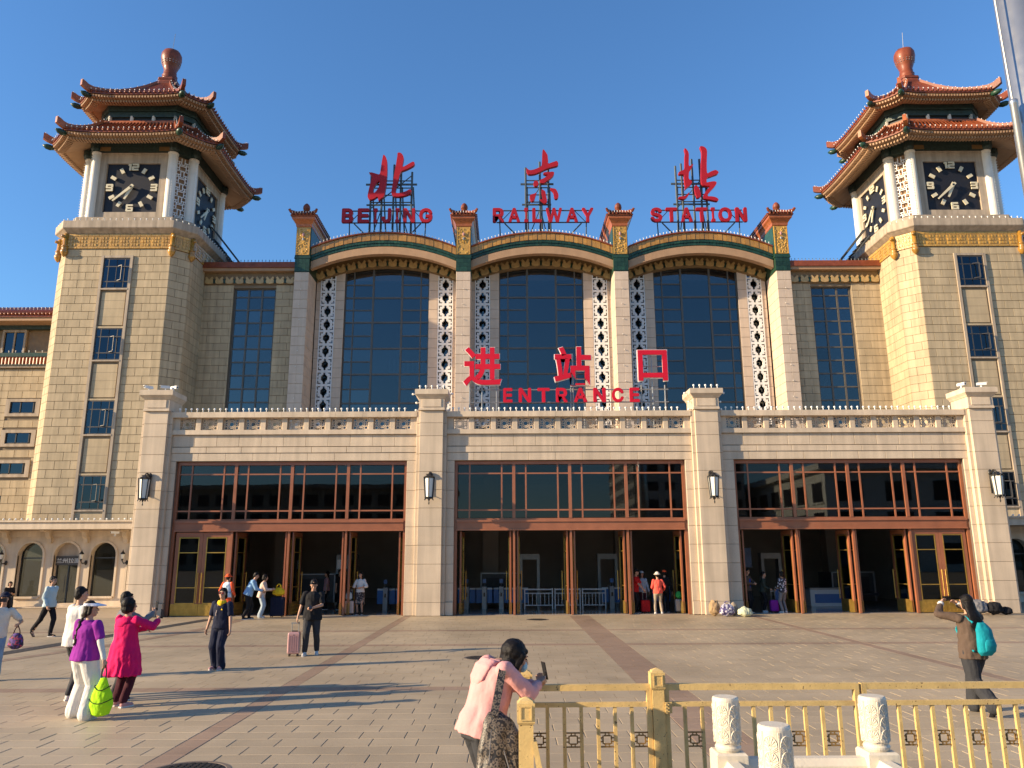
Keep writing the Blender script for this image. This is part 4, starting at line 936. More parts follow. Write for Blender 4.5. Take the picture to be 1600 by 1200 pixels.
# ================================================================== SHOP ROWS
def shop(sgn, label, full):
    X = (lambda x: x) if sgn < 0 else (lambda x: 5.1 - x)
    t = thing('shop_row', (X(-21.5), 39, 0), label, 'shop', 'low shops beside the porch')
    def bx(a, b, *r): return MB().box(min(X(a), X(b)), max(X(a), X(b)), *r)
    cs = [(-23.66, .5), (-21.87, .18), (-20.06, .5)] + [(-25.6, .5), (-27.4, .5), (-18.2, .5)]; YW = 39.0
    holes = []
    for c, zb in cs:
        c = X(c); hw = .62; holes.append([(c - hw, zb), (c + hw, zb), (c + hw, 2.45)] + [(c + hw * math.cos(a), 2.45 + hw * math.sin(a)) for a in [math.pi * j / 12 for j in range(1, 12)]] + [(c - hw, 2.45)])
    xa, xb = sorted((X(-30), X(-15.4))); link('shop_wall', poly_mesh([[(xa, 0), (xb, 0), (xb, 4.0), (xa, 4.0)]] + holes, .5, 'granite'), t, (0, YW + .25, 0))
    ar = MB()
    for c, zb in cs:
        c = X(c)
        for s in (-1, 1): ar.box(c + s * .67 - .05, c + s * .67 + .05, YW - .05, YW + .1, zb - .02, 2.45)
        n = 14
        for j in range(n):
            a0, a1 = math.pi * j / n, math.pi * (j + 1) / n; ar.prism([(c + r * math.cos(a), 2.45 + r * math.sin(a)) for r, a in ((.62, a0), (.72, a0), (.72, a1), (.62, a1))], YW - .05, YW + .1)
    ar.build('arch_trim', 'granite', t)
    cp = bx(-30, -15.4, 37.5, 39.2, 3.68, 4.02).build('canopy', 'granite', t); bx(-30, -15.4, 37.42, 39.2, 4.02, 4.09).build('canopy_edge', 'granite', t); bx(-30, -15.4, 38.86, 39.0, 3.36, 3.66).build('wall_band', 'granite', t)
    for c in (-27.6, -24.85, -22.75, -20.95, -18.98, -17.2):
        c = X(c); m_ = MB(); m_.prism([(0, 0), (0, -.62), (-.16, -.62), (-.2, -.42), (-.34, -.3), (-.42, -.1), (-.9, -.06), (-.9, 0)], -.11, .11); m_.xf(Matrix.Translation((c, 39, 3.67)) @ Matrix.Rotation(R(90), 4, 'Z') @ Matrix.Identity(4)); m_.build('corbel', 'granite', t)
    for i, (c, zb) in enumerate(cs):
        cx = X(c); door = (i == 1); fr = MB()
        fr.box(cx - .62, cx + .62, 39.30, 39.36, 2.30 if not door else 1.98, 2.36 if not door else 2.02)
        for s in (-1, 1): fr.box(cx + s * .60 - .03, cx + s * .60 + .03, 39.30, 39.36, zb, 2.9)
        if door: fr.box(cx - .03, cx + .03, 39.29, 39.37, zb, 1.98); fr.tube((cx - .1, 39.25, .7), (cx - .1, 39.25, 1.5), .02); fr.tube((cx + .1, 39.25, .7), (cx + .1, 39.25, 1.5), .02)
        w = fr.build('shop_door' if door else 'shop_window', 'dark_metal', t)
        zt = 3.1 if not door else 1.98
        MB().box(cx - .62, cx + .62, 39.33, 39.34, zb, zt).build('pane', 'glass_door', w)
        if not door: MB().box(cx - .66, cx + .66, 38.9, 39.3, zb - .1, zb).build('sill', 'granite', w)
        else:
            MB().box(cx - .66, cx + .66, 38.85, 39.4, 0.01, .16).build('doorstep', 'granite', w)
            MB().box(cx - .62, cx + .62, 39.26, 39.4, 2.40, 3.1).build('fanlight_panel', 'trim_stone', t); sb = MB().box(cx - .63, cx + .63, 39.18, 39.3, 1.98, 2.42).build('shop_sign', 'drain_grey', t)
            if full: fit_text('兰州拉面', cx - .56, cx + .58, 2.08, 2.32, 39.16, .02, .0, 'plastic_white', 'lettering', sb)
    MB().box(*sorted((X(-29.9), X(-15.4))), 43.5, 43.6, 0, 4).box(*sorted((X(-29.9), X(-15.4))), 39.5, 50, 3.9, 4.02).build('shop_inner_wall', 'pale_wall', t)
    if full: MB().box(-25, -15.4, 38.3, 39, 0, .035).build('terrace', 'granite', t)
    lb = MB(); bulbs(lb, [(X(-29.8 + .29 * j), 37.5, 4.09) for j in range(50)], (.5, -.5, .4), .05, .1); lb.build('string_lights', 'lamp_white', t, kind='stuff', smooth=True)
    return t
shop(-1, 'low stone noodle shop with three arched openings left of the porch', True); shop(1, 'sliver of a low stone shop front at the right edge', False)
def sconce(x, label):
    t = thing('wall_sconce', (x, 38.9, 2.3), label, 'sconce', 'sconces on the noodle shop'); z = 2.28; y = 38.72
    MB().lathe([(.05, z), (.10, z + .22)], (x, y, 0), 6).build('glass_body', 'frosted', t)
    m_ = MB(); m_.lathe([(.02, z - .12), (.06, z - .03), (.06, z)], (x, y, 0), 6); MB().lathe([(.13, z + .22), (.10, z + .28), (.03, z + .36), (.01, z + .44)], (x, y, 0), 6).build('hood', 'wire_black', t); m_.path([(x, y, z - .1), (x + .05, y + .05, z - .22), (x + .12, 38.95, z - .18)], [.02, .03, .03], 6); m_.ball((x + .12, 38.96, z - .18), (.07, .05, .12), 7, 5)
    m_.build('iron_bracket', 'wire_black', t)
sconce(-24.92, 'small black sconce left of the first shop arch'); sconce(-21.0, 'small black sconce right of the noodle shop sign'); sconce(-18.98, 'small black sconce right of the last shop arch')
cctv(-19.1, 38.0, 3.35, R(-50), 'white camera under the corner of the shop canopy', None)
# ================================================================== ANNEX at the far left
an = thing('annex_building', (-38, 58, 0), 'beige block building with red tiled eave behind the left tower', 'building')
HW = [(-37.2, -34.67, 12.52, 13.83), (-37.23, -34.7, 10.27, 11.51), (-37.4, -34.85, 8.04, 9.28)]
MB().box(-47, -30.5, 56.06, 66, 0, 16.2).build('annex_core', 'tower_joint', an)
place_blocks([c for c in courses(-44, -33.2, 4.5, 16.1, 1.05, .56, holes=HW) if c[1] > -41], (0, 56, 0), 0, an, 'tower_stone')
for a, b, c, d_ in HW:
    m_ = MB()
    for q in ((a, a + .32, c, d_), (b - .32, b, c, d_), (a + .32, b - .32, c, c + .22), (a + .32, b - .32, d_ - .22, d_)): m_.box(q[0], q[1], 55.92, 56.3, q[2], q[3])
    w = m_.build('window_surround', 'trim_stone', an); fm = MB()
    for x in (a + .35, (a + b) / 2 - .2, b - .5, b - .35): fm.box(x - .04, x + .04, 55.98, 56.03, c + .22, d_ - .22)
    fm.box(a + .32, b - .32, 55.98, 56.03, c + .22, c + .3); fm.build('casement', 'wire_black', w); MB().box(a + .32, b - .32, 56.035, 56.05, c + .22, d_ - .22).build('pane', 'glass_tower', w)
m_ = MB(); m_.box(-47, -30.5, 55.8, 66, 16.2, 16.35); m_.build('stone_ledge', 'trim_stone', an); m_ = MB()
for j in range(60): m_.lathe([(.11, 16.4), (.11, 17.0)], (-46.9 + j * .26, 55.85, 0), 8)
m_.build('glazed_balusters', 'tile_orange', an, kind='stuff'); MB().box(-47, -30.5, 55.7, 56.0, 17.0, 17.3).box(-47, -30.5, 55.72, 56, 16.35, 16.42).build('green_ledge', 'tile_green', an)
MB().box(-47, -30.5, 56.3, 66, 16.3, 19.5).build('attic_wall', 'motif_brown', an)
for x in (-45, -41.2, -37.4, -33.6):
    m_ = MB(); m_.box(x - .9, x - .75, 56.1, 56.3, 17.3, 19.2); m_.box(x + .75, x + .9, 56.1, 56.3, 17.3, 19.2); m_.box(x - .75, x + .75, 56.1, 56.3, 19.02, 19.2); m_.box(x - .05, x + .05, 56.15, 56.3, 17.3, 19.02); w = m_.build('attic_window', 'trim_stone', an); MB().box(x - .75, x + .75, 56.24, 56.27, 17.3, 19.02).build('pane', 'glass_tower', w)
MB().box(-47, -30.5, 55.9, 56.35, 19.2, 19.5).build('green_beam', 'beam_paint', an); MB().box(-47, -30.5, 54.7, 66, 19.5, 19.75).build('eave_soffit', 'soffit', an)
m_ = MB(); m_.rings([[(-47, 54.6, 19.76), (-47, 54.6, 19.9), (-47, 58, 21.5), (-47, 58, 19.76)], [(-30.5, 54.6, 19.76), (-30.5, 54.6, 19.9), (-30.5, 58, 21.5), (-30.5, 58, 19.76)]]); m_.build('tiled_eave', 'tile_red', an)
m_ = MB()
for j in range(58): m_.tube((-46.8 + j * .28, 54.5, 19.95), (-46.8 + j * .28, 58, 21.55), .09, n=6)
m_.build('tile_rows', 'tile_red', an, kind='stuff', smooth=True); m_ = MB(); bulbs(m_, [(-46.9 + .3 * j, 56.4, 20.9) for j in range(54)]); bulbs(m_, [(-46.9 + .5 * j, 55.75, 17.3) for j in range(33)]); m_.build('string_lights', 'lamp_white', an, kind='stuff')
ac = thing('roof_vent_box', (-33.5, 47, 4), 'dark louvred plant box on the shop roof at the left edge', 'vent box')
m_ = MB().box(-34.5, -31.6, 46.3, 48.3, 4.0, 6.1); m_.build('casing', 'roof_felt', ac); m_ = MB()
for j in range(12): m_.box(-34.45, -31.65, 46.25, 46.3, 4.2 + j * .16, 4.3 + j * .16)
m_.build('louvre', 'trim_stone', ac)
rs = thing('roof_stair', (-22, 57, 23.4), 'dark steel roof stair descending from the left tower to the wing roof', 'stair', 'steel stairs on the wing roofs')
m_ = MB()
for dy in (0, .9): m_.tube((-23.0, 55.6 + dy, 26.4), (-20.6, 57 + dy, 23.3), .09); m_.tube((-23.0, 55.6 + dy, 27.3), (-20.6, 57 + dy, 24.2), .05)
for j in range(9): m_.box(-23 + j * .27, -22.7 + j * .27, 55.7 + j * .155, 56.7 + j * .155, 26.3 - j * .345, 26.36 - j * .345)
m_.build('stringer', 'dark_metal', rs)
rs2 = copy_tree(rs, kid_map()); rs2.location = (2 * 2.5 + 22, 57, 23.4); rs2.scale = (-1, 1, 1); rs2['label'] = 'dark steel roof stair descending from the right tower to the wing roof'
# ================================================================== blocks across the square, seen mirrored in the glass
def opposite(x0, x1, y0, y1, h, label, mm, fl=3.6, bay=3.4):
    t = thing('opposite_building', ((x0 + x1) / 2, (y0 + y1) / 2, 0), label, 'building', 'buildings across the square'); MB().box(x0, x1, y0, y1, 0, h).build('wall', mm, t); MB().box(x0 - 1.2, x1 + 1.2, y0 - 1.2, y1 + 1.2, h, h + .8).build('roof_slab', mm, t)
    w = MB(); c = MB()
    for j in range(int(h / fl)):
        z0, z1 = 1.0 + j * fl, fl - .5 + j * fl
        for a, b, side in ((x0, x1, 0), (y0, y1, 1)):
            n = int((b - a) / bay)
            for i in range(n):
                q = a + (i + .5) * (b - a) / n
                if side == 0: w.box(q - bay * .32, q + bay * .32, y1, y1 + .05, z0, z1)
                else: w.box(x0 - .05, x0, q - bay * .32, q + bay * .32, z0, z1); c.box(x0 - .3, x0, q - bay * .38, q + bay * .38, z0 - .3, z0 - .1)
    w.build('window_grid', 'clock_black', t, kind='stuff'); c.build('sill_rows', mm, t, kind='stuff')
opposite(43, 76, -86, -40, 13.6, 'sunlit cream block across the square, mirrored in the right transom glass', 'white_paint', 4.2, 5.6)
opposite(23, 40, -112, -66, 27, 'tall block across the square, mirrored at the right of the middle transom', 'pale_wall', 3.0, 2.6)
opposite(80, 130, -110, -60, 22, 'dark far block across the square, mirrored at the far right', 'pale_wall')
opposite(-95, -12, -102, -84, 15, 'long low block across the square, mirrored in the left glass', 'trim_stone')
# ================================================================== FOREGROUND FENCE
BAL = MB().box(-.016, .016, -.016, .016, .12, .955).mesh('baluster', 'fence_gold')
om = MB()
for a, b, c, d in ((-.068, .068, .055, .067), (-.068, .068, -.067, -.055), (-.045, -.033, -.03, .03), (.033, .045, -.03, .03), (-.03, .03, .030, .042), (-.03, .03, -.042, -.030), (-.068, -.033, .012, .022), (-.068, -.033, -.022, -.012), (.033, .068, .012, .022), (.033, .068, -.022, -.012), (-.022, -.012, .04, .067), (.012, .022, .04, .067), (-.022, -.012, -.067, -.04), (.012, .022, -.067, -.04), (-.045, -.02, .03, .036), (.02, .045, .03, .036), (-.045, -.02, -.036, -.03), (.02, .045, -.036, -.03)):
    om.box(a, b, -.006, .006, c, d)
ORN = om.mesh('fret_ornament', 'fence_dark')
def fence(p0, p1, label, posts=(), skip_first=False, phase=0):
    a, b = Vector((*p0, 0)), Vector((*p1, 0)); L_ = (b - a).length; an = math.atan2(b.y - a.y, b.x - a.x)
    t = thing('fence_panel', (a + b) / 2, label, 'fence', 'gold fence panels'); M = Matrix.Translation(a) @ Matrix.Rotation(an, 4, 'Z')
    def B(mb, n): mb.xf(M); return mb.build(n, 'fence_gold', t)
    B(MB().box(.04, L_ - .04, -.03, .03, 1.10, 1.155), 'top_rail'); B(MB().box(.04, L_ - .04, -.024, .024, .955, .995), 'middle_rail'); B(MB().box(.04, L_ - .04, -.024, .024, .09, .125), 'bottom_rail')
    for x in (0, L_ - .045): B(MB().box(x, x + .045, -.031, .031, .04, 1.154), 'stile')
    n = int((L_ - .06) / .158); sp = (L_ - .06) / n
    for i in range(1, n):
        p = M @ Vector((.03 + i * sp, 0, 0)); link('baluster', BAL, t, p, an)
    for i in range(n):
        if (i + phase) % 2 == 0: p = M @ Vector((.03 + (i + .5) * sp, 0, .665)); o = link('fret_ornament', ORN, t, p, an); o.scale = (sp / .158, 1, 1)
    for px, py, z in posts:
        q = MB(); q.box(px - .055, px + .055, py - .055, py + .055, 0, z - .16); po = q.build('post', 'fence_gold', t)
        q = MB(); q.rings([[(px - w, py - w, zz), (px + w, py - w, zz), (px + w, py + w, zz), (px - w, py + w, zz)] for w, zz in ((.06, z - .18), (.068, z - .165), (.068, z - .03), (.055, z - .025), (.05, z - .012), (.004, z + .01))]); hd = q.build('post_head', 'fence_gold', po)
        q = MB()
        for s0, s1, z0, z1 in ((-.045, .045, z - .055, z - .045), (-.045, .045, z - .15, z - .14), (-.045, -.035, z - .14, z - .055), (.035, .045, z - .14, z - .055)): q.box(px + s0, px + s1, py - .075, py - .066, z0, z1)
        q.build('raised_border', 'fence_gold', po)
    return t
FY = 7.75
f1 = fence((.16, FY - .02), (1.335, FY), 'gold fence panel between the leaning woman and the tall gold post', [(1.395, FY, 1.29)])
fence((1.455, FY), (3.30, FY), 'gold fence panel behind the two nearer marble posts', phase=1)
fence((3.325, FY), (5.30, FY + .03), 'gold fence panel in front of the woman with the teal backpack', [(5.37, FY + .03, 1.29)])
rt = fence((.125, 6.40), (.135, 7.62), 'short gold fence return beside the leaning woman', [(.12, 6.3, 1.28), (.14, 7.70, 1.29)])
q = MB(); q.add([(.16, 6.24, .98), (.20, 6.24, .98), (.40, 6.22, .0), (.34, 6.22, .0), (.16, 6.30, .98), (.20, 6.30, .98), (.40, 6.28, .0), (.34, 6.28, .0)], [(0, 3, 2, 1), (4, 5, 6, 7), (0, 1, 5, 4), (1, 2, 6, 5), (2, 3, 7, 6), (3, 0, 4, 7)]); q.build('brace', 'fence_gold', rt)
q = MB(); q.box(1.47, 1.52, FY - .05, FY - .035, .90, 1.0); q.box(1.455, 1.475, FY - .07, FY - .03, .90, 1.0); [q.ball((1.455 + .03 * i, FY - .072, .92 + .03 * j), .007, 5, 3) for i in range(2) for j in range(3)]; q.build('hinge_plate', 'fence_gold', f1)
# ================================================================== MARBLE BALUSTRADE
mbz = thing('marble_balustrade', (2.1, 6.0, 0), 'white marble balustrade with carved round post heads in the right foreground', 'balustrade')
def mpost(x, y, z):
    p = MB(); w = .115; p.rings([[(x - a, y - a, zz), (x + a, y - a, zz), (x + a, y + a, zz), (x - a, y + a, zz)] for a, zz in ((w, 0), (w, z - .40), (w - .012, z - .385))])
    for s in (-1, 1): p.prism([(x + s * .0 - .05, z - .52), (x + .05, z - .52), (x + .062, z - .54), (x + .062, z - .86), (x + .05, z - .88), (x - .05, z - .88), (x - .062, z - .86), (x - .062, z - .54)][::-1], y - w - .006, y - w + .01)
    po = p.build('post', 'marble', mbz)
    h = MB(); h.lathe([(.085, z - .385), (.095, z - .37), (.098, z - .355), (.088, z - .34), (.09, z - .325), (.1, z - .315), (.1, z - .02), (.096, z - .006), (.088, z), (.001, z)], (x, y, 0), 32); hd = h.build('carved_head', 'marble', po, smooth=False)
    c = MB(); rr = .1
    def cy(u, zz): a = u / rr; return (x + (rr + .001) * math.sin(a), y - (rr + .001) * math.cos(a), zz)
    for col in range(6):
        u0 = (col - 2.6) * .105; c.path([cy(u0 - .052, z - .03), cy(u0 - .052, z - .30)], .0035, 4); c.path([cy(u0 - .045, z - .03), cy(u0 - .045, z - .30)], .0025, 4)
        for r_ in range(3):
            zb = z - .30 + r_ * .088
            c.path([cy(u0 + .043 * math.cos(a), zb + .012 + .062 * math.sin(a)) for a in [math.pi * i / 8 for i in range(9)]], .004, 4)
            for i in range(7): a = math.pi * (i + .5) / 7; c.path([cy(u0 + .008 * math.cos(a), zb + .012 + .01 * math.sin(a)), cy(u0 + .037 * math.cos(a), zb + .012 + .055 * math.sin(a))], [.002, .0042], 4)
            for s in (-1, 1):
                for i in range(3): c.path([cy(u0, zb - .012 - .006 * i), cy(u0 + s * .02, zb - .004 - .008 * i), cy(u0 + s * .044, zb + .016 - .012 * i)], .003, 4)
            c.path([cy(u0, zb - .008), cy(u0 + .008, zb + .008), cy(u0, zb + .026), cy(u0 - .008, zb + .008), cy(u0, zb - .008)], .004, 4)
    c.build('fan_carving', 'marble', hd, kind='stuff')
mpost(1.655, 6.3, 1.285); mpost(2.785, 6.3, 1.285); mpost(1.63, 5.1, 1.325)
def mrail(a, b):
    a, b = Vector(a), Vector(b); an = math.atan2(b.y - a.y, b.x - a.x); M = Matrix.Translation(a) @ Matrix.Rotation(an, 4, 'Z'); L_ = (b - a).length
    q = MB(); q.rings([[(x, -.06, .68), (x, .06, .68), (x, .07, .72), (x, .07, .80), (x, .04, .85), (x, -.04, .85), (x, -.07, .80), (x, -.07, .72)] for x in (0, L_)]); q.xf(M); q.build('hand_rail', 'marble', mbz)
    q = MB(); q.box(0, L_, -.05, .05, .08, .52); q.box(.08, L_ - .08, -.06, .06, .14, .46); q.xf(M); q.build('panel', 'marble', mbz); q = MB(); q.box(L_ / 2 - .1, L_ / 2 + .1, -.045, .045, .52, .68); q.xf(M); q.build('vase_support', 'marble', mbz)
mrail((1.77, 6.3, 0), (2.67, 6.3, 0)); mrail((1.652, 6.185, 0), (1.634, 5.215, 0)); mrail((1.628, 4.985, 0), (1.60, 3.6, 0)); mrail((2.785, 6.185, 0), (2.75, 3.6, 0))
# ================================================================== STEEL POLES at the right edge
fp = thing('flagpole', (9.15, 12, 0), 'thick brushed steel flagpole cut by the right picture edge', 'pole'); q = MB(); q.lathe([(.34, 0), (.34, 9.5), (.33, 9.52), (.325, 20)], (9.15, 12, 0), 40); q.build('mast', 'steel_pole', fp, smooth=True); MB().lathe([(.36, 6), (.36, 6.25)], (9.15, 12, 0), 40).build('collar', 'steel_pole', fp)
q = MB(); q.box(8.80, 8.84, 11.9, 12.0, 8.3, 8.5); q.box(8.80, 8.84, 11.9, 12.0, 9.6, 9.8); q.build('cleat', 'steel_pole', fp)
lp = thing('slim_pole', (8.67, 11.8, 0), 'slim steel pole with thin cable, just left of the flagpole', 'pole'); MB().lathe([(.07, 0), (.062, 9.85), (.068, 9.86), (.068, 9.93), (.05, 9.95)], (8.67, 11.8, 0), 20).build('tube', 'steel_pole', lp, smooth=True); MB().path([(8.66, 11.8, 9.9), (8.645, 11.8, 11), (8.62, 11.8, 14)], .018, 6).build('cable', 'rail_grey', lp)
# ================================================================== INSIDE THE DOORWAYS
def turnstile_proto(x, y, label):
    t = thing('ticket_gate', (x, y, 0), label, 'gate', 'ticket gates inside the doors'); c = MB(); c.box(-.10, .10, -.1, .8, 0, .98); c.xf(Matrix.Translation((x, y, 0))); c.build('cabinet', 'rail_grey', t)
    c = MB(); c.tube((x, y - .05, .98), (x, y - .05, 1.12), .03); c.box(x - .09, x + .09, y - .1, y - .04, 1.12, 1.34); c.build('reader_stalk', 'dark_metal', t); MB().box(x - .075, x + .075, y - .106, y - .1, 1.15, 1.31).build('screen', 'screen_blue', t); MB().box(x - .04, x + .04, y - .105, y - .1, .55, .72).build('scan_slot', 'gloss_black', t)
    for s in (-1, 1): c = MB(); c.box(x + s * .12, x + s * .42, y + .3, y + .32, .25, .9); c.build('flap', 'plastic_blue', t); c = MB(); c.box(x + s * .12, x + s * .42, y + .295, y + .325, .84, .92); c.build('flap_trim', 'plastic_white', t)
for x, y, lb in ((-1.95, 36, 'leftmost ticket gate in the middle doorway'), (-1.15, 36, 'second ticket gate from the left in the middle doorway'), (-.38, 36, 'third ticket gate from the left in the middle doorway'), (.42, 36, 'ticket gate next to the pale barrier rail'), (4.62, 36, 'ticket gate at the right end of the barrier rail'), (7.0, 36.5, 'ticket gate behind the group in the middle doorway'),
                 (-5.55, 35.6, 'ticket gate behind the woman in the white blouse'), (-4.75, 35.6, 'rightmost ticket gate in the left doorway'), (10.15, 35, 'ticket gate beside the man in the brown jacket'), (12.4, 35.6, 'ticket gate in the middle of the right doorway')): turnstile_proto(x, y, lb + ', grey cabinet with blue flaps')
br = thing('barrier_rail', (2.5, 36, 0), 'pale grey barrier rail across the middle doorway', 'rail')
for a, b in ((.65, 1.95), (2.02, 3.2), (3.26, 4.35)):
    m_ = MB(); m_.box(a, b, 35.98, 36.02, .82, .88); m_.box(a, b, 35.98, 36.02, .66, .70); m_.box(a, b, 35.98, 36.02, .14, .18); m_.box(a, a + .05, 35.97, 36.03, 0, .9); m_.box(b - .05, b, 35.97, 36.03, 0, .9); p_ = m_.build('rail_frame', 'plastic_white', br)
    for i in range(1, 7): MB().box(a + (b - a) * i / 7 - .012, a + (b - a) * i / 7 + .012, 35.99, 36.01, .18, .66).build('bar', 'plastic_white', p_)
def archway(x, y, lb):
    t = thing('metal_detector', (x, y, 0), lb, 'detector', 'walk through detectors'); MB().box(x - .5, x - .36, y, y + .5, 0, 2.15).build('side_panel', 'rail_grey', t); MB().box(x + .36, x + .5, y, y + .5, 0, 2.15).build('side_panel', 'rail_grey', t); MB().box(x - .5, x + .5, y, y + .5, 2.15, 2.42).build('header', 'rail_grey', t)
for x, y, lb in ((-4.6, 39.5, 'in the left doorway'), (-8.1, 39.2, 'behind the staff in the left doorway'), (1.0, 39.5, 'left of centre in the middle doorway'), (4.9, 39.5, 'right of centre in the middle doorway'), (13.0, 39.2, 'in the right doorway')): archway(x, y, 'grey walk-through metal detector ' + lb)
def scanner(x, y, lb):
    t = thing('baggage_scanner', (x, y, 0), lb, 'scanner', 'baggage scanners'); m_ = MB(); m_.box(x - 1.0, x + 1.0, y, y + 1.6, .2, 1.5); m_.build('housing', 'dark_metal', t); MB().box(x - .75, x + .75, y - .02, y, .55, 1.3).build('tunnel_mouth', 'wire_black', t); m_ = MB(); m_.box(x - 1.02, x + 1.02, y - .06, y - .01, 1.48, 1.54); m_.box(x - 1.02, x - .96, y - .06, y - .01, .2, 1.5); m_.box(x + .96, x + 1.02, y - .06, y - .01, .2, 1.5); m_.build('trim', 'rail_grey', t); MB().box(x - .6, x + .6, y - 1.2, y - .03, .5, .6).build('conveyor', 'wire_black', t)
scanner(-.4, 38.6, 'dark baggage scanner behind the left ticket gates of the middle doorway'); scanner(16.2, 37.4, 'dark baggage scanner in the right doorway'); scanner(-9.4, 38.2, 'dark baggage scanner in the left doorway')
m_ = thing('notice_board', (-7.9, 36.9, 1.9), 'small pale notice board on a post in the left doorway', 'sign'); MB().box(-8.05, -7.58, 36.9, 36.93, 1.78, 2.2).build('panel', 'plastic_white', m_); MB().box(-7.84, -7.80, 36.92, 36.95, 0, 1.8).build('post', 'rail_grey', m_)
m_ = thing('information_screen', (11.2, 38, 2.0), 'blue information screen hanging in the right doorway', 'screen'); MB().box(10.75, 11.65, 38, 38.03, 1.75, 2.65).build('display', 'screen_blue', m_); MB().box(10.7, 11.7, 38.03, 38.1, 1.7, 2.7).build('casing', 'dark_metal', m_); MB().box(11.15, 11.25, 38.05, 38.1, 0, 1.7).build('stand', 'dark_metal', m_)
m_ = thing('information_desk', (14.6, 36.8, 0), 'white and blue information desk in the right doorway', 'desk'); MB().box(13.9, 15.6, 36.8, 37.4, 0, .75).build('counter', 'plastic_white', m_); MB().box(13.88, 15.62, 36.75, 37.45, .75, .82).build('counter_top', 'rail_grey', m_); MB().box(14.1, 15.4, 36.79, 36.8, .15, .55).build('blue_panel', 'plastic_blue', m_)
# ================================================================== PEOPLE
V = Vector
def _cap(mb, p0, r0, p1, r1, n=12):
    p0, p1 = V(p0), V(p1); d = p1 - p0
    if d.length < 1e-5: d = V((0, 0, .001)); p1 = p0 + d
    t = d.normalized(); up = V((0, 0, 1)) if abs(t.z) < .9 else V((0, 1, 0)); a = t.cross(up).normalized(); b = a.cross(t)
    rs = []
    for k in range(4): q = math.pi / 2 * k / 4; rs.append((p0 - t * r0 * math.cos(q), max(.0008, r0 * math.sin(q))))
    rs.append((p0, r0)); rs.append((p1, r1))
    for k in range(1, 5): q = math.pi / 2 * k / 4; rs.append((p1 + t * r1 * math.sin(q), max(.0008, r1 * math.cos(q))))
    mb.rings([[c + r * (math.cos(2 * math.pi * j / n) * b + math.sin(2 * math.pi * j / n) * a) for j in range(n)] for c, r in rs])
def _ell(mb, c, r, M=None, n=14, m=9):
    k = len(mb.v); mb.ball((0, 0, 0), r, n, m); mb.xf(Matrix.Translation(V(c)) @ (M.to_4x4() if M else Matrix.Identity(4)), k)
def _loft(mb, secs, n=18):   # secs: (centre, rx, ry, xaxis, yaxis)
    mb.rings([[V(c) + rx * math.cos(2 * math.pi * j / n) * V(xa) + ry * math.sin(2 * math.pi * j / n) * V(ya) for j in range(n)] for c, rx, ry, xa, ya in secs])
def remesh(mb, name, m, vox, it=4, wr=0.0, ws=9.0, pleat=0.0, zs=.7):
    me0 = mb.mesh('tmp'); o = bpy.data.objects.new('tmp', me0)
    bm = bmesh.new(); bm.from_mesh(me0); bmesh.ops.recalc_face_normals(bm, faces=bm.faces); bm.to_mesh(me0); bm.free()
    r = o.modifiers.new('r', 'REMESH'); r.mode = 'VOXEL'; r.voxel_size = vox
    s = o.modifiers.new('s', 'SMOOTH'); s.factor = .5; s.iterations = it
    me = baked(o); bpy.data.meshes.remove(me0)
    me.name = name; me.materials.clear(); me.materials.append(MATS[m]); me.shade_smooth()
    if wr or pleat:
        nn = [v.normal.copy() for v in me.vertices]; off = random.uniform(0, 50)
        for v, nv in zip(me.vertices, nn):
            p = v.co; d_ = 0
            if wr: d_ += wr * (noise.noise(V((p.x * ws, p.y * ws, p.z * ws * zs + off))) + .5 * noise.noise(V((p.x * ws * 2.2, p.y * ws * 2.2, p.z * ws * 1.6 * zs + off))) + .7 * (abs(noise.noise(V((p.x * ws * .8 + p.z * 7 * zs, p.y * ws * .8, p.z * ws * 1.1 * zs - off)))) - .2))
            if pleat: d_ += pleat * math.sin(math.atan2(p.y, p.x) * 14 + 3 * noise.noise(p * 5)) * max(0, min(1, (1.0 - p.z) * 2))
            v.co = p + nv * d_
    return me
def ik(a, c, l1, l2, pole):
    a, c = V(a), V(c); d = c - a; L_ = min(d.length, (l1 + l2) * .999); t = d.normalized(); c = a + t * L_
    x = (l1 * l1 - l2 * l2 + L_ * L_) / (2 * L_); h = math.sqrt(max(0, l1 * l1 - x * x)); p = V(pole); p = p - t * p.dot(t)
    p = p.normalized() if p.length > 1e-4 else V((0, 1, 0)); return a + t * x + p * h, c
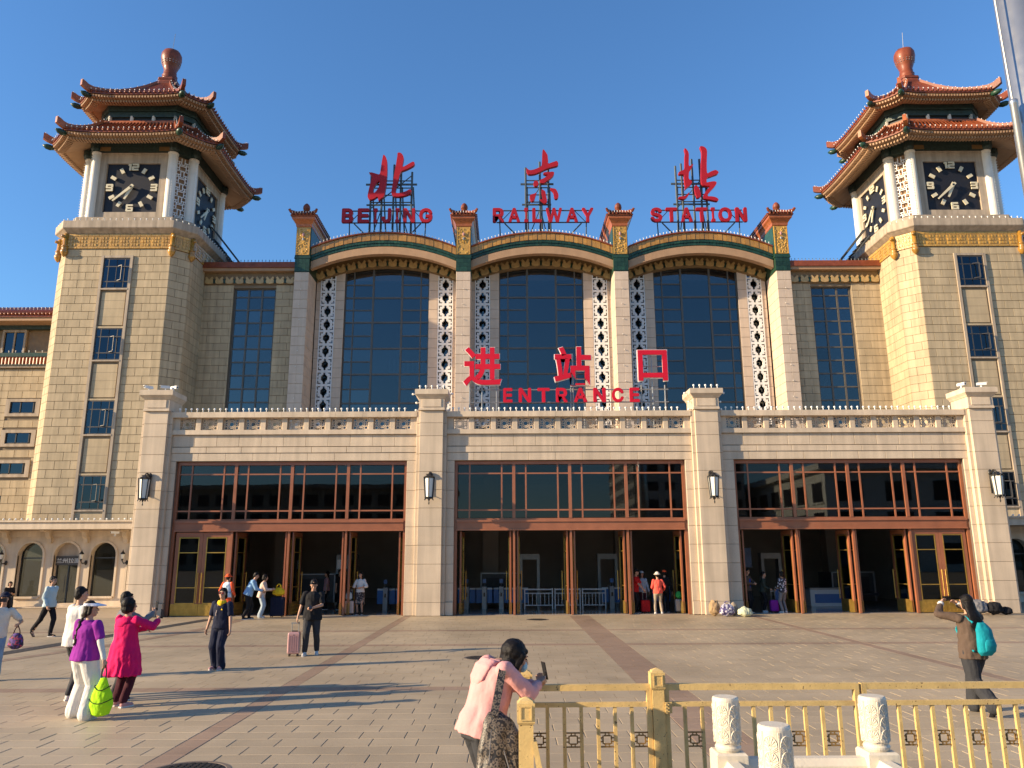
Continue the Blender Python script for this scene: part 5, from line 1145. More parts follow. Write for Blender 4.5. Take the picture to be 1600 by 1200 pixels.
def person(label, loc, yaw, h=1.65, top='c_white', sleeve='short', sleeve_mat=None, bottom='c_black', legw=1.0, shoes='c_black', hair='short', hairm='hair', lean=0.0, side=0.0, hands=None, feet=None, poles=None, head=(0, 0), coat=None, skirt=None, hat=None, extras=None, fat=1.0, vox=.011, skin='skin', curl=.6, sit=False, group='people on the forecourt', pleat=0.0, face=True, fpole=None, hem=.86, palm=None, wr=.015, hunch=0.0):
    S = h / 1.70; hands = hands or {}; feet = feet or {}; poles = poles or {}
    zp = .48 if sit else .93; pel = V((0, 0, zp)); d = V((math.sin(side), -math.sin(lean), math.cos(lean))).normalized(); X = V((1, 0, 0)); Yb = d.cross(X).normalized(); X = Yb.cross(d).normalized()
    neck = pel + d * .52; sh = {s: pel + d * .465 + X * s * .172 * fat for s in (-1, 1)}; d2 = (d * .4 + V((0, 0, .6))).normalized() if abs(lean) < .6 else d
    hy, hp = head; Rh = Matrix.Rotation(hy, 3, 'Z') @ Matrix.Rotation(hp, 3, 'X'); hc = neck + d2 * (.10 - hunch * .6) + V((0, -hunch, -hunch * .5)) + Rh @ V((0, -.02, .075))
    hips = {s: pel + V((s * .088, 0, -.02)) for s in (-1, 1)}; an, kn, wri, elb = {}, {}, {}, {}
    for s in (-1, 1):
        fx, fy, fz = (list(feet.get(s, (s * .10, 0, 0))) + [0])[:3]; kn[s], an[s] = ik(hips[s], (fx, fy, .085 + fz), .43, .425, V((s * .1, -1, 0)) if not fpole else V(fpole))
        hw = hands.get(s, (s * .30, -.06, .84)); elb[s], wri[s] = ik(sh[s], hw, .285, .255, V(poles.get(s, (s * .35, 1, -.3))))
    # --- body
    b = MB()
    tor = [(pel - d * .06, .13, .10), (pel + d * .02, .155, .115), (pel + d * .13, .132, .098), (pel + d * .25, .142, .105), (pel + d * .38, .158, .112), (pel + d * .455, .145, .09), (pel + d * .50, .075, .06), (pel + d * .53, .052, .052)]
    _loft(b, [(c, rx * fat, ry * fat, X, Yb) for c, rx, ry in tor]); _cap(b, neck - d * .03, .054, hc - V((0, 0, .05)) + Rh @ V((0, .015, 0)), .050)
    _ell(b, hc + Rh @ V((0, .012, .022)), (.074, .092, .098), Rh); _ell(b, hc + Rh @ V((0, -.022, -.045)), (.058, .066, .070), Rh); _ell(b, hc + Rh @ V((0, -.05, -.095)), (.030, .030, .022), Rh)
    _cap(b, hc + Rh @ V((0, -.082, .012)), .008, hc + Rh @ V((0, -.102, -.022)), .014); _ell(b, hc + Rh @ V((0, -.082, -.066)), (.024, .012, .010), Rh)
    for s in (-1, 1): _ell(b, hc + Rh @ V((s * .078, .012, -.008)), (.012, .022, .032), Rh, 8, 6); _ell(b, hc + Rh @ V((s * .034, -.070, .034)), (.026, .012, .008), Rh, 8, 5); _ell(b, hc + Rh @ V((s * .042, -.060, -.022)), (.024, .020, .022), Rh, 8, 5)
    for s in (-1, 1):
        _cap(b, sh[s], .048, elb[s], .040); _cap(b, elb[s], .040, wri[s], .026); _cap(b, hips[s], .082, kn[s], .054); _cap(b, kn[s], .054, an[s], .036)
        fd = V((s * .12, -1, 0)).normalized()
        if s in feet and len(feet[s]) > 2 and feet[s][2] > .05: fd = V((0, -.55, -.8)).normalized()
        _cap(b, an[s] + V((0, .01, -.04)), .038, an[s] + fd * .12 + V((0, 0, -.055)), .030)
        # hand: palm, four fingers, thumb
        fdir = (wri[s] - elb[s]).normalized(); pn = V((palm or {}).get(s, (-s, 0, 0))); pn = (pn - fdir * pn.dot(fdir)); pn = pn.normalized() if pn.length > .05 else V((0, -1, 0)); sd = fdir.cross(pn).normalized()
        pc = wri[s] + fdir * .055; M3 = Matrix((sd, fdir, pn)).transposed(); _ell(b, pc, (.040, .055, .017), M3, 10, 7); _cap(b, wri[s], .024, pc, .022, 8)
        for i, ln in enumerate((.068, .078, .074, .058)):
            base = wri[s] + fdir * .095 + sd * (.030 - .020 * i); c1 = curl; q1 = base + (fdir * math.cos(c1) + pn * math.sin(c1)) * ln * .5; q2 = q1 + (fdir * math.cos(c1 * 2.2) + pn * math.sin(c1 * 2.2)) * ln * .5; _cap(b, base - fdir * .01, .0092, q1, .0088, 7); _cap(b, q1, .0088, q2, .0075, 7)
        tb = wri[s] + fdir * .035 + sd * .034; t1 = tb + (fdir * .6 + sd * .7 + pn * .35).normalized() * .036; t2_ = t1 + (fdir * .8 + sd * .15 + pn * .6).normalized() * .032; _cap(b, tb - sd * .012, .013, t1, .011, 7); _cap(b, t1, .0105, t2_, .009, 7)
    me = remesh(b, 'person', skin, min(vox, .0095), 2); root = bpy.data.objects.new('person', me); COL.objects.link(root); tag(root, label, 'person', group)
    root.location = loc; root.rotation_euler = (0, 0, R(yaw)); root.scale = (S, S, S)
    def C(mb_or_me, name, m=None, **k):
        mm = remesh(mb_or_me, name, m, k.pop('vox', vox), **k) if isinstance(mb_or_me, MB) and not k.get('raw') else (mb_or_me.mesh(name, m) if isinstance(mb_or_me, MB) else mb_or_me)
        o = bpy.data.objects.new(name, mm); COL.objects.link(o); o.parent = root; return o
    # --- trousers or skirt
    e = .018
    if skirt:
        k_ = MB(); zb = skirt[1]; _loft(k_, [((0, 0, zp + .10), .15 * fat, .115 * fat, (1, 0, 0), (0, 1, 0)), ((0, 0, zp), .185 * fat, .14 * fat, (1, 0, 0), (0, 1, 0)), ((0, -.01, (zp + zb) / 2), .20 * fat, .16, (1, 0, 0), (0, 1, 0)), ((0, 0, zb), .215, .175, (1, 0, 0), (0, 1, 0))]); C(k_, 'skirt', skirt[0], wr=.008, pleat=.008)
    else:
        k_ = MB(); _loft(k_, [(pel + d * .10, .140 * fat, .106 * fat, X, Yb), (pel + d * .03, .162 * fat, .122 * fat, (1, 0, 0), (0, 1, 0)), (pel + V((0, .0, -.08)), .166 * fat, .130 * fat, (1, 0, 0), (0, 1, 0)), (pel + V((0, 0, -.13)), .11, .10, (1, 0, 0), (0, 1, 0))])
        for s in (-1, 1):
            lw = legw; _cap(k_, hips[s] + V((0, 0, -.03)), .100 * (.6 + .4 * lw) * fat, kn[s], .071 * lw); _cap(k_, kn[s], .071 * lw, an[s] + V((0, .012, .03)), .058 * lw * (1.25 if lw > 1.2 else 1))
            if lw > 1.2: _cap(k_, an[s] + V((0, .012, .06)), .07 * lw, an[s] + V((0, .012, -.0)), .075 * lw)
        C(k_, 'trousers', bottom, wr=wr * .8, ws=11, pleat=pleat, zs=.3)
    # --- shoes
    for s in (-1, 1):
        fd = V((s * .14, -1, 0)).normalized(); tip = V((0, 0, 0))
        if s in feet and len(feet[s]) > 2 and feet[s][2] > .05: fd = V((0, -.6, -.75)).normalized()
        k_ = MB(); a0 = an[s] + V((0, .025, -.045)); _cap(k_, a0, .042, a0 + fd * .09, .040); _cap(k_, a0 + fd * .06, .042, a0 + fd * .165 + V((0, 0, -.008)), .032); _cap(k_, an[s] + V((0, .01, .0)), .046, a0, .044)
        C(k_, 'shoe', shoes, it=2)
        if fd.z > -.1:
            k_ = MB(); pr = [(-.04, -.045), (.04, -.045), (.047, .02), (.042, .12), (.02, .195), (-.02, .195), (-.042, .12), (-.047, .02)]; dx_ = V((fd.y, -fd.x, 0))
            zb = -.002; k_.slab([tuple((V((a0.x, a0.y, 0)) - dx_ * q[0] + fd * q[1])[:2]) for q in pr][::-1], .0 + max(0, a0.z - .046), .022 + max(0, a0.z - .046)); C(k_, 'shoe_sole', 'c_sole', raw=True)
    # --- top
    f = fat; k_ = MB(); zb = hem
    low = [(pel + d * (zb - .93) , .200 * f, .158 * f), (pel + d * .03, .192 * f, .150 * f)]
    if coat: zb = coat; low = [(V((0, .0, zb)), .255 * f, .20 * f), (V((0, .0, (zb + .9) / 2)), .235 * f, .19 * f), (pel, .20 * f, .165 * f)]
    up = [(pel + d * .14, .172 * f, .134 * f), (pel + d * .27, .168 * f, .130 * f), (pel + d * .385, .178 * f, .134 * f), (pel + d * .462, .165 * f, .106 * f), (pel + d * .505, .096, .078), (pel + d * .525, .072, .066)]
    _loft(k_, [(c, rx, ry, X, Yb) for c, rx, ry in low + up])
    for s in (-1, 1):
        fs_ = 1 + (f - 1) * .35; q = .074 if sleeve == 'short' else .068; _cap(k_, sh[s] - X * s * .012, q * fs_, sh[s].lerp(elb[s], .72 if sleeve == 'short' else 1), (.066 if sleeve == 'short' else .058) * fs_)
        if sleeve == 'long': _cap(k_, elb[s], .058 * fs_, elb[s].lerp(wri[s], .93), .043 * fs_)
        if sleeve == 'mid': _cap(k_, elb[s], .058 * fs_, elb[s].lerp(wri[s], .35), .052 * fs_)
    C(k_, 'coat' if coat else 'top', top, wr=wr, ws=8, pleat=.012 if coat else 0)
    if sleeve_mat:
        for s in (-1, 1):
            k_ = MB(); a0 = sh[s].lerp(elb[s], .55); _cap(k_, a0, .054, elb[s], .050); _cap(k_, elb[s], .050, elb[s].lerp(wri[s], .95), .036); C(k_, 'sleeve', sleeve_mat, wr=.004)
    # --- hair, hat, face
    def H(p): return hc + Rh @ V(p)
    k_ = MB()
    if hair:
        # a cap of hair over the skull that leaves the face free
        _ell(k_, H((0, .030, .044)), (.086, .092, .092), Rh); _ell(k_, H((0, .062, -.005)), (.078, .058, .085), Rh); _cap(k_, H((-.040, -.046, .070)), .024, H((.040, -.046, .070)), .024)
        if hair == 'short':
            for s in (-1, 1): _ell(k_, H((s * .074, .030, .01)), (.016, .04, .05), Rh, 8, 6)
        if hair in ('bob', 'long', 'braid', 'bun'):
            for s in (-1, 1): _cap(k_, H((s * .070, .012, .05)), .032, H((s * .074, .030, -.07)), .028)
            _ell(k_, H((0, .075, -.05)), (.082, .048, .085), Rh)
        if hair == 'bob': _ell(k_, H((0, .045, .036)), (.114, .114, .112), Rh); _ell(k_, H((0, .06, -.05)), (.108, .085, .09), Rh); [_cap(k_, H((s * .083, -.02, .03)), .032, H((s * .086, .0, -.085)), .026) for s in (-1, 1)]
        if hair == 'long':
            _loft(k_, [(H((0, .05, .0)), .098, .07, X, Yb), (H((0, .085, -.10)), .105, .055, X, Yb), (neck + d * -.02 + Yb * -.0 + V((0, .115, 0)), .12, .05, X, Yb), (neck - d * .16 + V((0, .135, 0)), .115, .04, X, Yb), (neck - d * .24 + V((0, .14, 0)), .06, .025, X, Yb)])
        if hair == 'braid':
            pts = [H((0, .095, -.03)), H((.03, .115, -.12)), neck + V((.05, .13, -.06)), neck + V((.07, .15, -.17)), neck + V((.075, .155, -.28)), neck + V((.08, .155, -.38))]
            for i, (p, q) in enumerate(zip(pts, pts[1:])):
                for t_ in (0, .33, .66): _ell(k_, p.lerp(q, t_) + V((.010 * (1 if int(t_ * 3) % 2 else -1), 0, 0)), (.030 - .003 * i, .026 - .003 * i, .026))
        if hair == 'bun': _ell(k_, H((0, .105, .06)), (.042, .04, .042), Rh)
        C(k_, 'hair', hairm, vox=min(vox, .0095), it=2, wr=.004, ws=30)
    if hat:
        k_ = MB(); kd, hm = hat
        if kd == 'bucket': _ell(k_, H((0, .015, .075)), (.098, .112, .085), Rh); _loft(k_, [(H((0, .01, .075)), .10, .115, Rh @ V((1, 0, 0)), Rh @ V((0, 1, 0))), (H((0, .005, .040)), .16, .175, Rh @ V((1, 0, 0)), Rh @ V((0, 1, 0))), (H((0, .005, .030)), .158, .172, Rh @ V((1, 0, 0)), Rh @ V((0, 1, 0)))])
        if kd == 'cap': _ell(k_, H((0, .018, .072)), (.092, .105, .078), Rh); _loft(k_, [(H((0, -.06, .072)), .07, .03, Rh @ V((1, 0, 0)), Rh @ V((0, 1, 0))), (H((0, -.105, .062)), .075, .075, Rh @ V((1, 0, 0)), Rh @ V((0, 1, 0))), (H((0, -.105, .050)), .07, .07, Rh @ V((1, 0, 0)), Rh @ V((0, 1, 0)))])
        if kd == 'visor':
            _loft(k_, [(H((0, .012, .088)), .100, .112, Rh @ V((1, 0, 0)), Rh @ V((0, 1, 0))), (H((0, .012, .045)), .104, .116, Rh @ V((1, 0, 0)), Rh @ V((0, 1, 0)))]); _loft(k_, [(H((0, -.03, .075)), .11, .10, Rh @ V((1, 0, 0)), Rh @ V((0, 1, 0))), (H((0, -.07, .052)), .135, .145, Rh @ V((1, 0, 0)), Rh @ V((0, 1, 0))), (H((0, -.07, .042)), .13, .14, Rh @ V((1, 0, 0)), Rh @ V((0, 1, 0)))])
        C(k_, {'bucket': 'hat', 'cap': 'cap', 'visor': 'sun_visor'}[kd], hm, vox=.010, it=3)
    if face:
        for s in (-1, 1): k_ = MB(); k_.ball(H((s * .033, -.0765, .012)), (.011, .006, .0065), 8, 5); C(k_, 'eye', 'hair', raw=True)
        for s in (-1, 1): k_ = MB(); _cap(k_, H((s * .018, -.084, .036)), .0042, H((s * .052, -.072, .038)), .0035, 6); C(k_, 'eyebrow', 'hair', raw=True)
        k_ = MB(); _ell(k_, H((0, -.0925, -.066)), (.020, .005, .0055), Rh, 8, 5); C(k_, 'lips', 'c_rose', raw=True)
    J = dict(root=root, hc=hc, Rh=Rh, wri=wri, elb=elb, sh=sh, neck=neck, d=d, X=X, Y=Yb, pel=pel, C=C, H=H, kn=kn, an=an)
    Mw = Matrix.Translation(V(loc)) @ Matrix.Rotation(R(yaw), 4, 'Z') @ Matrix.Scale(S, 4); J['W'] = lambda p: Mw @ V(p); J['M'] = Mw
    J['hand'] = lambda s: Mw @ (wri[s] + (wri[s] - elb[s]).normalized() * .09)
    return J
def phone(p, yaw, label, tilt=0, flat=False):
    b = MB(); b.box(-.037, .037, -.004, .004, -.075, .075) if not flat else b.box(-.075, .075, -.004, .004, -.037, .037); b.xf(Matrix.Translation(V(p)) @ Matrix.Rotation(R(yaw), 4, 'Z') @ Matrix.Rotation(tilt, 4, 'X'))
    t = thing('phone', p, label, 'phone', 'phones held up'); b.build('case', 'gloss_black', t); s = MB(); s.box(-.034, .034, -.006, -.0045, -.07, .07) if not flat else s.box(-.07, .07, -.006, -.0045, -.034, .034); s.xf(Matrix.Translation(V(p)) @ Matrix.Rotation(R(yaw), 4, 'Z') @ Matrix.Rotation(tilt, 4, 'X')); s.build('screen', 'phone_glass', t); return t
def sack(name, c, r, m, label, cat, wr=.03, handles=False, vox=.02, top_=None, group=None):
    k = MB(); _ell(k, (0, 0, r[2] * .85), r); _ell(k, (0, 0, r[2] * .5), (r[0] * 1.04, r[1] * 1.04, r[2] * .5))
    if top_: _cap(k, (0, 0, r[2] * 1.3), r[0] * .55, (top_[0], top_[1], r[2] * 1.3 + top_[2]), r[0] * .22)
    me = remesh(k, name, m, vox, 3, wr, 7)
    z0 = min(v.co.z for v in me.vertices); me.transform(Matrix.Translation((0, 0, -z0)))
    t = thing(name, c, label, cat, group); o = link('bag_body', me, t, c)
    if handles:
        for s in (-1, 1): b = MB(); zt = r[2] * 1.5; b.path([(-r[0] * .45, s * .03, zt), (-r[0] * .3, s * .05, zt + .16), (0, s * .05, zt + .22), (r[0] * .3, s * .05, zt + .16), (r[0] * .45, s * .03, zt)], .012, 6); link('handle', b.mesh('handle', m), t, c)
    return t
def suitcase(c, w, d, h, m, label, yaw=0, handle=.45):
    t = thing('suitcase', c, label, 'suitcase', 'suitcases'); t.rotation_euler = (0, 0, R(yaw))
    def L(mb, n, mm): o = bpy.data.objects.new(n, mb.mesh(n, mm)); COL.objects.link(o); o.parent = t; return o
    b = MB(); e = .03; b.rings([[(x * (w / 2 - i), y * (d / 2 - i), z) for x, y in ((-1, -.8), (-.85, -1), (.85, -1), (1, -.8), (1, .8), (.85, 1), (-.85, 1), (-1, .8))] for i, z in ((.03, .055), (.005, .075), (0, .1), (0, h - .05), (.01, h - .015), (.04, h))]); sh_ = L(b, 'shell', m)
    b = MB()
    for i in range(5): x = -w * .36 + w * .18 * i; b.box(x - .012, x + .012, -d / 2 - .008, -d / 2 + .01, .12, h - .08)
    L(b, 'shell_ribs', m)
    for sx in (-1, 1):
        for sy in (-1, 1): b = MB(); b.tube((sx * (w / 2 - .05) - .012, sy * (d / 2 - .05), .028), (sx * (w / 2 - .05) + .012, sy * (d / 2 - .05), .028), .028, n=10); b.box(sx * (w / 2 - .05) - .015, sx * (w / 2 - .05) + .015, sy * (d / 2 - .05) - .015, sy * (d / 2 - .05) + .015, .03, .07); L(b, 'wheel', 'wire_black')
    if handle:
        b = MB(); y = d / 2 - .04
        for s in (-1, 1): b.tube((s * .08, y, h - .02), (s * .08, y, h + handle), .009)
        b.box(-.10, .10, y - .014, y + .014, h + handle - .01, h + handle + .02); L(b, 'pull_handle', 'rail_grey')
    b = MB(); b.box(-.07, .07, -.02, .02, h + .01, h + .03); L(b, 'grip', 'wire_black'); b = MB(); b.box(-.005, .005, -d / 2 - .004, -d / 2 + .01, .1, h - .05); L(b, 'zip', 'wire_black'); return t
# ---- left foreground group
p = person('man in white t-shirt and charcoal trousers, seen from behind', (-7.50, 13.95, 0), 142, 1.80, 'c_white', 'short', None, 'c_charcoal', 1.05, 'c_sole', 'short', fat=1.24, feet={-1: (-.12, .05), 1: (.12, -.08)}, hands={-1: (-.30, -.05, .85), 1: (.28, -.12, .88)}, hem=.82, head=(R(-10), 0))
p = person('woman in purple top, white trousers and sun visor with a long braid', (-6.45, 12.32, 0), 158, 1.65, 'c_purple', 'short', 'c_white', 'c_white', 1.55, 'c_sole', 'braid', 'hair_brown', fat=1.20, feet={-1: (-.20, .04), 1: (.16, -.04)}, hands={-1: (-.40, -.02, .83), 1: (.30, -.08, .83)}, hat=('visor', 'c_visor'), head=(R(-42), 0), vox=.010, hem=.86, wr=.013)
q = MB(); pts = [p['sh'][-1] + V((.05, -.09, .05)), p['neck'] + V((-.02, .10, -.06)), p['pel'] + V((.12, .13, .30)), p['pel'] + V((.19, .05, .16))]; q.path([x for x in pts], .012, 6); p['C'](q, 'bag_strap', 'c_black', raw=True)
hd = p['hand'](-1)
t = thing('lime_bag', (hd.x, hd.y, hd.z - .72), 'bright lime green drawstring bag held by the woman in purple', 'bag'); k = MB(); _loft(k, [((0, 0, .0), .05, .04, (1, 0, 0), (0, 1, 0)), ((0, 0, .03), .135, .09, (1, 0, 0), (0, 1, 0)), ((0, 0, .16), .175, .115, (1, 0, 0), (0, 1, 0)), ((0, 0, .32), .14, .09, (1, 0, 0), (0, 1, 0)), ((0, 0, .46), .075, .05, (1, 0, 0), (0, 1, 0)), ((0, 0, .54), .05, .03, (1, 0, 0), (0, 1, 0))])
link('bag_body', remesh(k, 'bag_body', 'c_lime', .010, 3, .010, 12), t, t.location)
for s in (-1, 1): q = MB(); q.path([(s * .03, 0, .50), (s * .035, 0, .62), (s * .012, 0, .72)], [.014, .012, .010], 6); link('handle', q.mesh('handle', 'c_charcoal'), t, t.location)
for zz, rr in ((.40, .118), (.22, .172)): q = MB(); q.path([(rr * math.cos(a), rr * .66 * math.sin(a), zz + .03 * math.cos(a * 2)) for a in [2 * math.pi * i / 20 for i in range(21)]], .006, 5); link('piping', q.mesh('piping', 'c_black'), t, t.location)
p = person('woman in long magenta coat taking a picture, beside the woman in purple', (-6.30, 13.25, 0), 156, 1.64, 'c_magenta', 'long', None, 'c_maroon', 1.15, 'c_rose', 'bob', fat=1.26, coat=.50, hands={-1: (-.26, -.40, 1.36), 1: (-.02, -.38, 1.22)}, poles={-1: (-1, .1, -.7), 1: (.9, .2, -1)}, feet={-1: (-.12, .02), 1: (.12, -.03)}, head=(R(-25), 0))
k = MB(); _loft(k, [(p['neck'] + V((0, .05, -.02)), .12, .085, (1, 0, 0), (0, 1, 0)), (p['neck'] + V((0, .11, -.08)), .15, .06, (1, 0, 0), (0, 1, 0)), (p['neck'] + V((0, .13, -.16)), .08, .04, (1, 0, 0), (0, 1, 0))]); p['C'](k, 'hood', 'c_magenta', wr=.008); hd = p['hand'](-1); phone((hd.x + .02, hd.y + .03, hd.z + .07), 140, 'dark phone held up by the woman in the magenta coat')
p = person('man in dark clothes half hidden behind the magenta coat', (-6.62, 13.80, 0), 135, 1.72, 'c_grey', 'long', None, 'c_charcoal', 1.0, 'c_black', 'short', hands={-1: (-.05, -.44, 1.38), 1: (.16, -.34, 1.2)}, poles={-1: (-.8, .3, -1), 1: (.9, .2, -1)}); hd = p['hand'](-1); phone((hd.x, hd.y + .03, hd.z + .07), 140, 'dark phone held up by the man in dark clothes')
p = person('woman in cream t-shirt and jeans holding up a phone at the left edge', (-10.18, 16.0, 0), 25, 1.62, 'c_cream', 'short', None, 'c_jeans', 1.05, 'c_sole', 'long', 'hair_brown', hands={-1: (-.02, -.30, 1.55), 1: (.40, -.22, 1.12)}, poles={-1: (-1, -.2, -.4), 1: (.5, 1, -.4)}, hat=('cap', 'c_navy'), side=.12); hd = p['hand'](-1); phone((hd.x + .02, hd.y - .02, hd.z + .02), 25, 'black phone held before the face by the woman in cream', flat=True)
hd = p['hand'](1); t = sack('floral_handbag', (hd.x, hd.y, hd.z - .46), (.15, .09, .16), 'floral_cloth', 'small dark floral handbag hanging from the cream t-shirt woman\'s arm', 'handbag', .012, False, .012)
for s in (-1, 1): q = MB(); q.path([(s * .08, 0, .22), (s * .05, 0, .36), (0, 0, .46)], .011, 6); link('handle', q.mesh('handle', 'c_maroon'), t, t.location)
p = person('man in pale mint jacket walking past the noodle shop', (-14.1, 24.5, 0), 78, 1.74, 'c_mint', 'long', None, 'c_black', 1.0, 'c_black', 'short', hands={-1: (-.24, -.14, .90), 1: (.26, .02, .88)}, feet={-1: (-.06, .42, .09), 1: (.06, -.10)}, lean=.06)
p = person('person in black sitting on the shop ledge at the far left', (-24.2, 38.55, 0), 40, 1.62, 'c_black', 'short', None, 'c_charcoal', 1.0, 'c_black', 'bun', hands={-1: (-.1, -.38, .70), 1: (.12, -.36, .70)}, feet={-1: (-.12, -.45), 1: (.12, -.48)}, sit=True, vox=.014, lean=.15, hem=.88, fpole=(0, -1, .6))
p = person('woman in navy tracksuit with yellow scarf and sunglasses facing the camera', (-6.25, 17.4, 0), -12, 1.64, 'c_navy', 'short', None, 'c_navy', 1.28, 'c_rose', 'bun', hands={-1: (-.32, -.05, .83), 1: (.30, -.10, .82)}, feet={-1: (-.085, 0), 1: (.085, -.03)}, head=(R(8), 0), fat=1.10, hem=.88)
k = MB(); _loft(k, [(p['neck'] + V((0, -.02, .03)), .085, .085, (1, 0, 0), (0, 1, 0)), (p['neck'] + V((0, -.035, -.02)), .105, .10, (1, 0, 0), (0, 1, 0)), (p['neck'] + V((0, -.08, -.08)), .06, .05, (1, 0, 0), (0, 1, 0))]); p['C'](k, 'scarf', 'c_yellow', wr=.012, ws=16)
for s in (-1, 1): k = MB(); _ell(k, p['H']((s * .034, -.084, .012)), (.028, .010, .022), p['Rh'], 10, 6); p['C'](k, 'sunglass_lens', 'lens_red', raw=True)
k = MB(); k.path([p['neck'] + V((-.03, -.12, -.06)), p['neck'] + V((-.05, -.16, -.25)), p['pel'] + V((-.05, -.15, .22))], .006, 5); p['C'](k, 'lanyard', 'c_beige', raw=True)
for s in (-1, 1): k = MB(); k.path([p['pel'] + V((s * .165, .03, -.05)), p['kn'][s] + V((s * .082, .02, 0)), p['an'][s] + V((s * .088, .02, .06))], .014, 6); p['C'](k, 'side_stripe', 'c_beige', raw=True)
k = MB(); k.prism([(-.022, -.014), (.022, -.014), (0, .024)], -.004, .004); k.xf(Matrix.Translation(p['pel'] + V((.075, -.140, .36)))); p['C'](k, 'chest_emblem', 'c_yellow', raw=True)
p = person('man in black t-shirt looking at his phone, wheeling a suitcase', (-4.86, 19.75, 0), 8, 1.76, 'c_black', 'short', None, 'c_charcoal', 1.1, 'c_sole', 'short', hands={-1: (-.34, -.02, .84), 1: (.05, -.32, 1.10)}, poles={1: (.9, .5, -.6)}, feet={-1: (-.13, -.08), 1: (.12, .12)}, head=(R(4), R(32)), fat=1.12, hem=.80); hd = p['hand'](1); phone((hd.x, hd.y - .02, hd.z + .03), 10, 'phone in the hand of the man in the black t-shirt', R(-60))
hd = p['hand'](-1); suitcase((hd.x - .02, hd.y - .06, 0), .29, .24, .56, 'rose_shell', 'rose pink suitcase wheeled by the man in the black t-shirt', 6, hd.z - .62)
# ---- by the left doors
p = person('cleaner in orange bucket hat and orange trousers with pale vest', (-10.85, 30.55, 0), 165, 1.64, 'c_hivis', 'long', None, 'c_orange', 1.1, 'c_black', 'short', hat=('bucket', 'c_orange'), hands={-1: (-.2, -.25, .95), 1: (.3, -.10, .92)}, vox=.013, fat=1.05, lean=.08)
for s in (-1, 1): k = MB(); _cap(k, p['sh'][s], .078, p['elb'][s], .066); _cap(k, p['elb'][s], .066, p['elb'][s].lerp(p['wri'][s], .9), .05); p['C'](k, 'orange_sleeve', 'c_orange', vox=.013)
k = MB(); _loft(k, [(p['pel'] + V((0, 0, .08)), .19, .145, (1, 0, 0), (0, 1, 0)), (p['pel'] + V((0, -.01, .17)), .185, .142, (1, 0, 0), (0, 1, 0))]); p['C'](k, 'vest_band', 'c_blue', vox=.013)
p = person('stooping man in light blue shirt and black trousers at the left doors', (-10.12, 30.85, 0), 105, 1.76, 'c_blue', 'long', None, 'c_black', 1.05, 'c_black', 'short', lean=.38, hands={-1: (-.10, -.50, 1.02), 1: (.10, -.50, 1.0)}, fat=1.15, vox=.013, head=(0, R(22)), feet={-1: (-.1, .1), 1: (.1, -.08)})
p = person('woman in beige jacket and pale grey trousers beside the yellow bag', (-9.82, 31.55, 0), 100, 1.62, 'c_beige', 'long', None, 'c_paleblue', 1.25, 'c_sole', 'bob', lean=.16, hands={-1: (-.08, -.42, 1.14), 1: (.12, -.40, 1.10)}, vox=.013, fat=1.05, head=(0, R(15)), hem=.80)
suitcase((-9.22, 31.75, 0), .52, .32, .78, 'c_navy', 'large dark suitcase with a yellow bag on top', 0, 0); sack('yellow_bag', (-9.20, 31.72, .815), (.24, .13, .17), 'c_yellow', 'yellow holdall resting on the dark suitcase', 'bag', .015, True, .015)
p = person('woman in white blouse and dark floral skirt at the left doorway', (-6.20, 33.05, 0), -5, 1.66, 'c_white', 'mid', None, 'skin', 1.0, 'c_black', 'bun', skirt=('dark_floral', .42), hands={-1: (-.08, -.24, 1.10), 1: (.10, -.25, 1.12)}, poles={-1: (-1, .4, -.5), 1: (1, .4, -.5)}, vox=.012, head=(R(-15), 0), hem=.92)
suitcase((-6.62, 33.0, 0), .36, .25, .55, 'c_beige', 'beige suitcase beside the woman in the white blouse', 0, .42); sack('silver_bag', (-6.64, 32.92, .58), (.14, .10, .17), 'c_mint', 'pale silver bag on the beige suitcase', 'bag', .015, False, .015)
p = person('staff member in pale top inside the left doorway', (-8.35, 36.3, 0), -70, 1.62, 'c_rose', 'short', None, 'c_black', 1.0, 'c_black', 'bun', vox=.016, group='people inside the doors')
p = person('man in black shirt inside the left doorway', (-7.70, 36.0, 0), 60, 1.72, 'c_black', 'short', None, 'c_black', 1.0, 'c_black', 'short', vox=.016, group='people inside the doors')
# ---- middle doorway
p = person('man in red polo shirt reaching for luggage in the middle doorway', (5.22, 33.15, 0), 62, 1.72, 'c_red', 'short', None, 'c_black', 1.05, 'c_black', 'short', lean=.12, hands={-1: (-.06, -.48, .82), 1: (.12, -.42, .80)}, hat=('cap', 'c_black'), vox=.013, fat=1.05)
p = person('woman in white cap and pale blue shirt in the middle doorway', (5.62, 33.75, 0), 10, 1.62, 'c_paleblue', 'long', None, 'c_maroon', 1.1, 'c_black', 'bob', hat=('cap', 'c_white'), vox=.013)
p = person('person in coral jacket and khaki trousers seen from behind', (6.10, 32.75, 0), 182, 1.60, 'c_coral', 'long', None, 'c_khaki', 1.0, 'c_sole', 'short', hat=('bucket', 'c_cream'), hands={-1: (-.30, -.16, 1.0), 1: (.20, -.25, 1.05)}, vox=.012, fat=1.08, feet={-1: (-.14, 0), 1: (.14, -.02)})
p = person('person in black with a red hat behind the coral jacket', (6.55, 33.55, 0), 170, 1.66, 'c_black', 'long', None, 'c_black', 1.0, 'c_black', 'short', hat=('cap', 'c_orange'), vox=.014)
suitcase((5.62, 33.1, 0), .36, .25, .52, 'c_red', 'red suitcase at the feet of the group in the middle doorway', 0, .3); suitcase((7.05, 33.2, 0), .36, .24, .55, 'rail_grey', 'silver suitcase on the right of the middle doorway', 0, 0); sack('green_bag', (7.05, 33.18, .575), (.14, .10, .15), 'c_green', 'small green bag on the silver suitcase', 'bag', .02, False, .016)
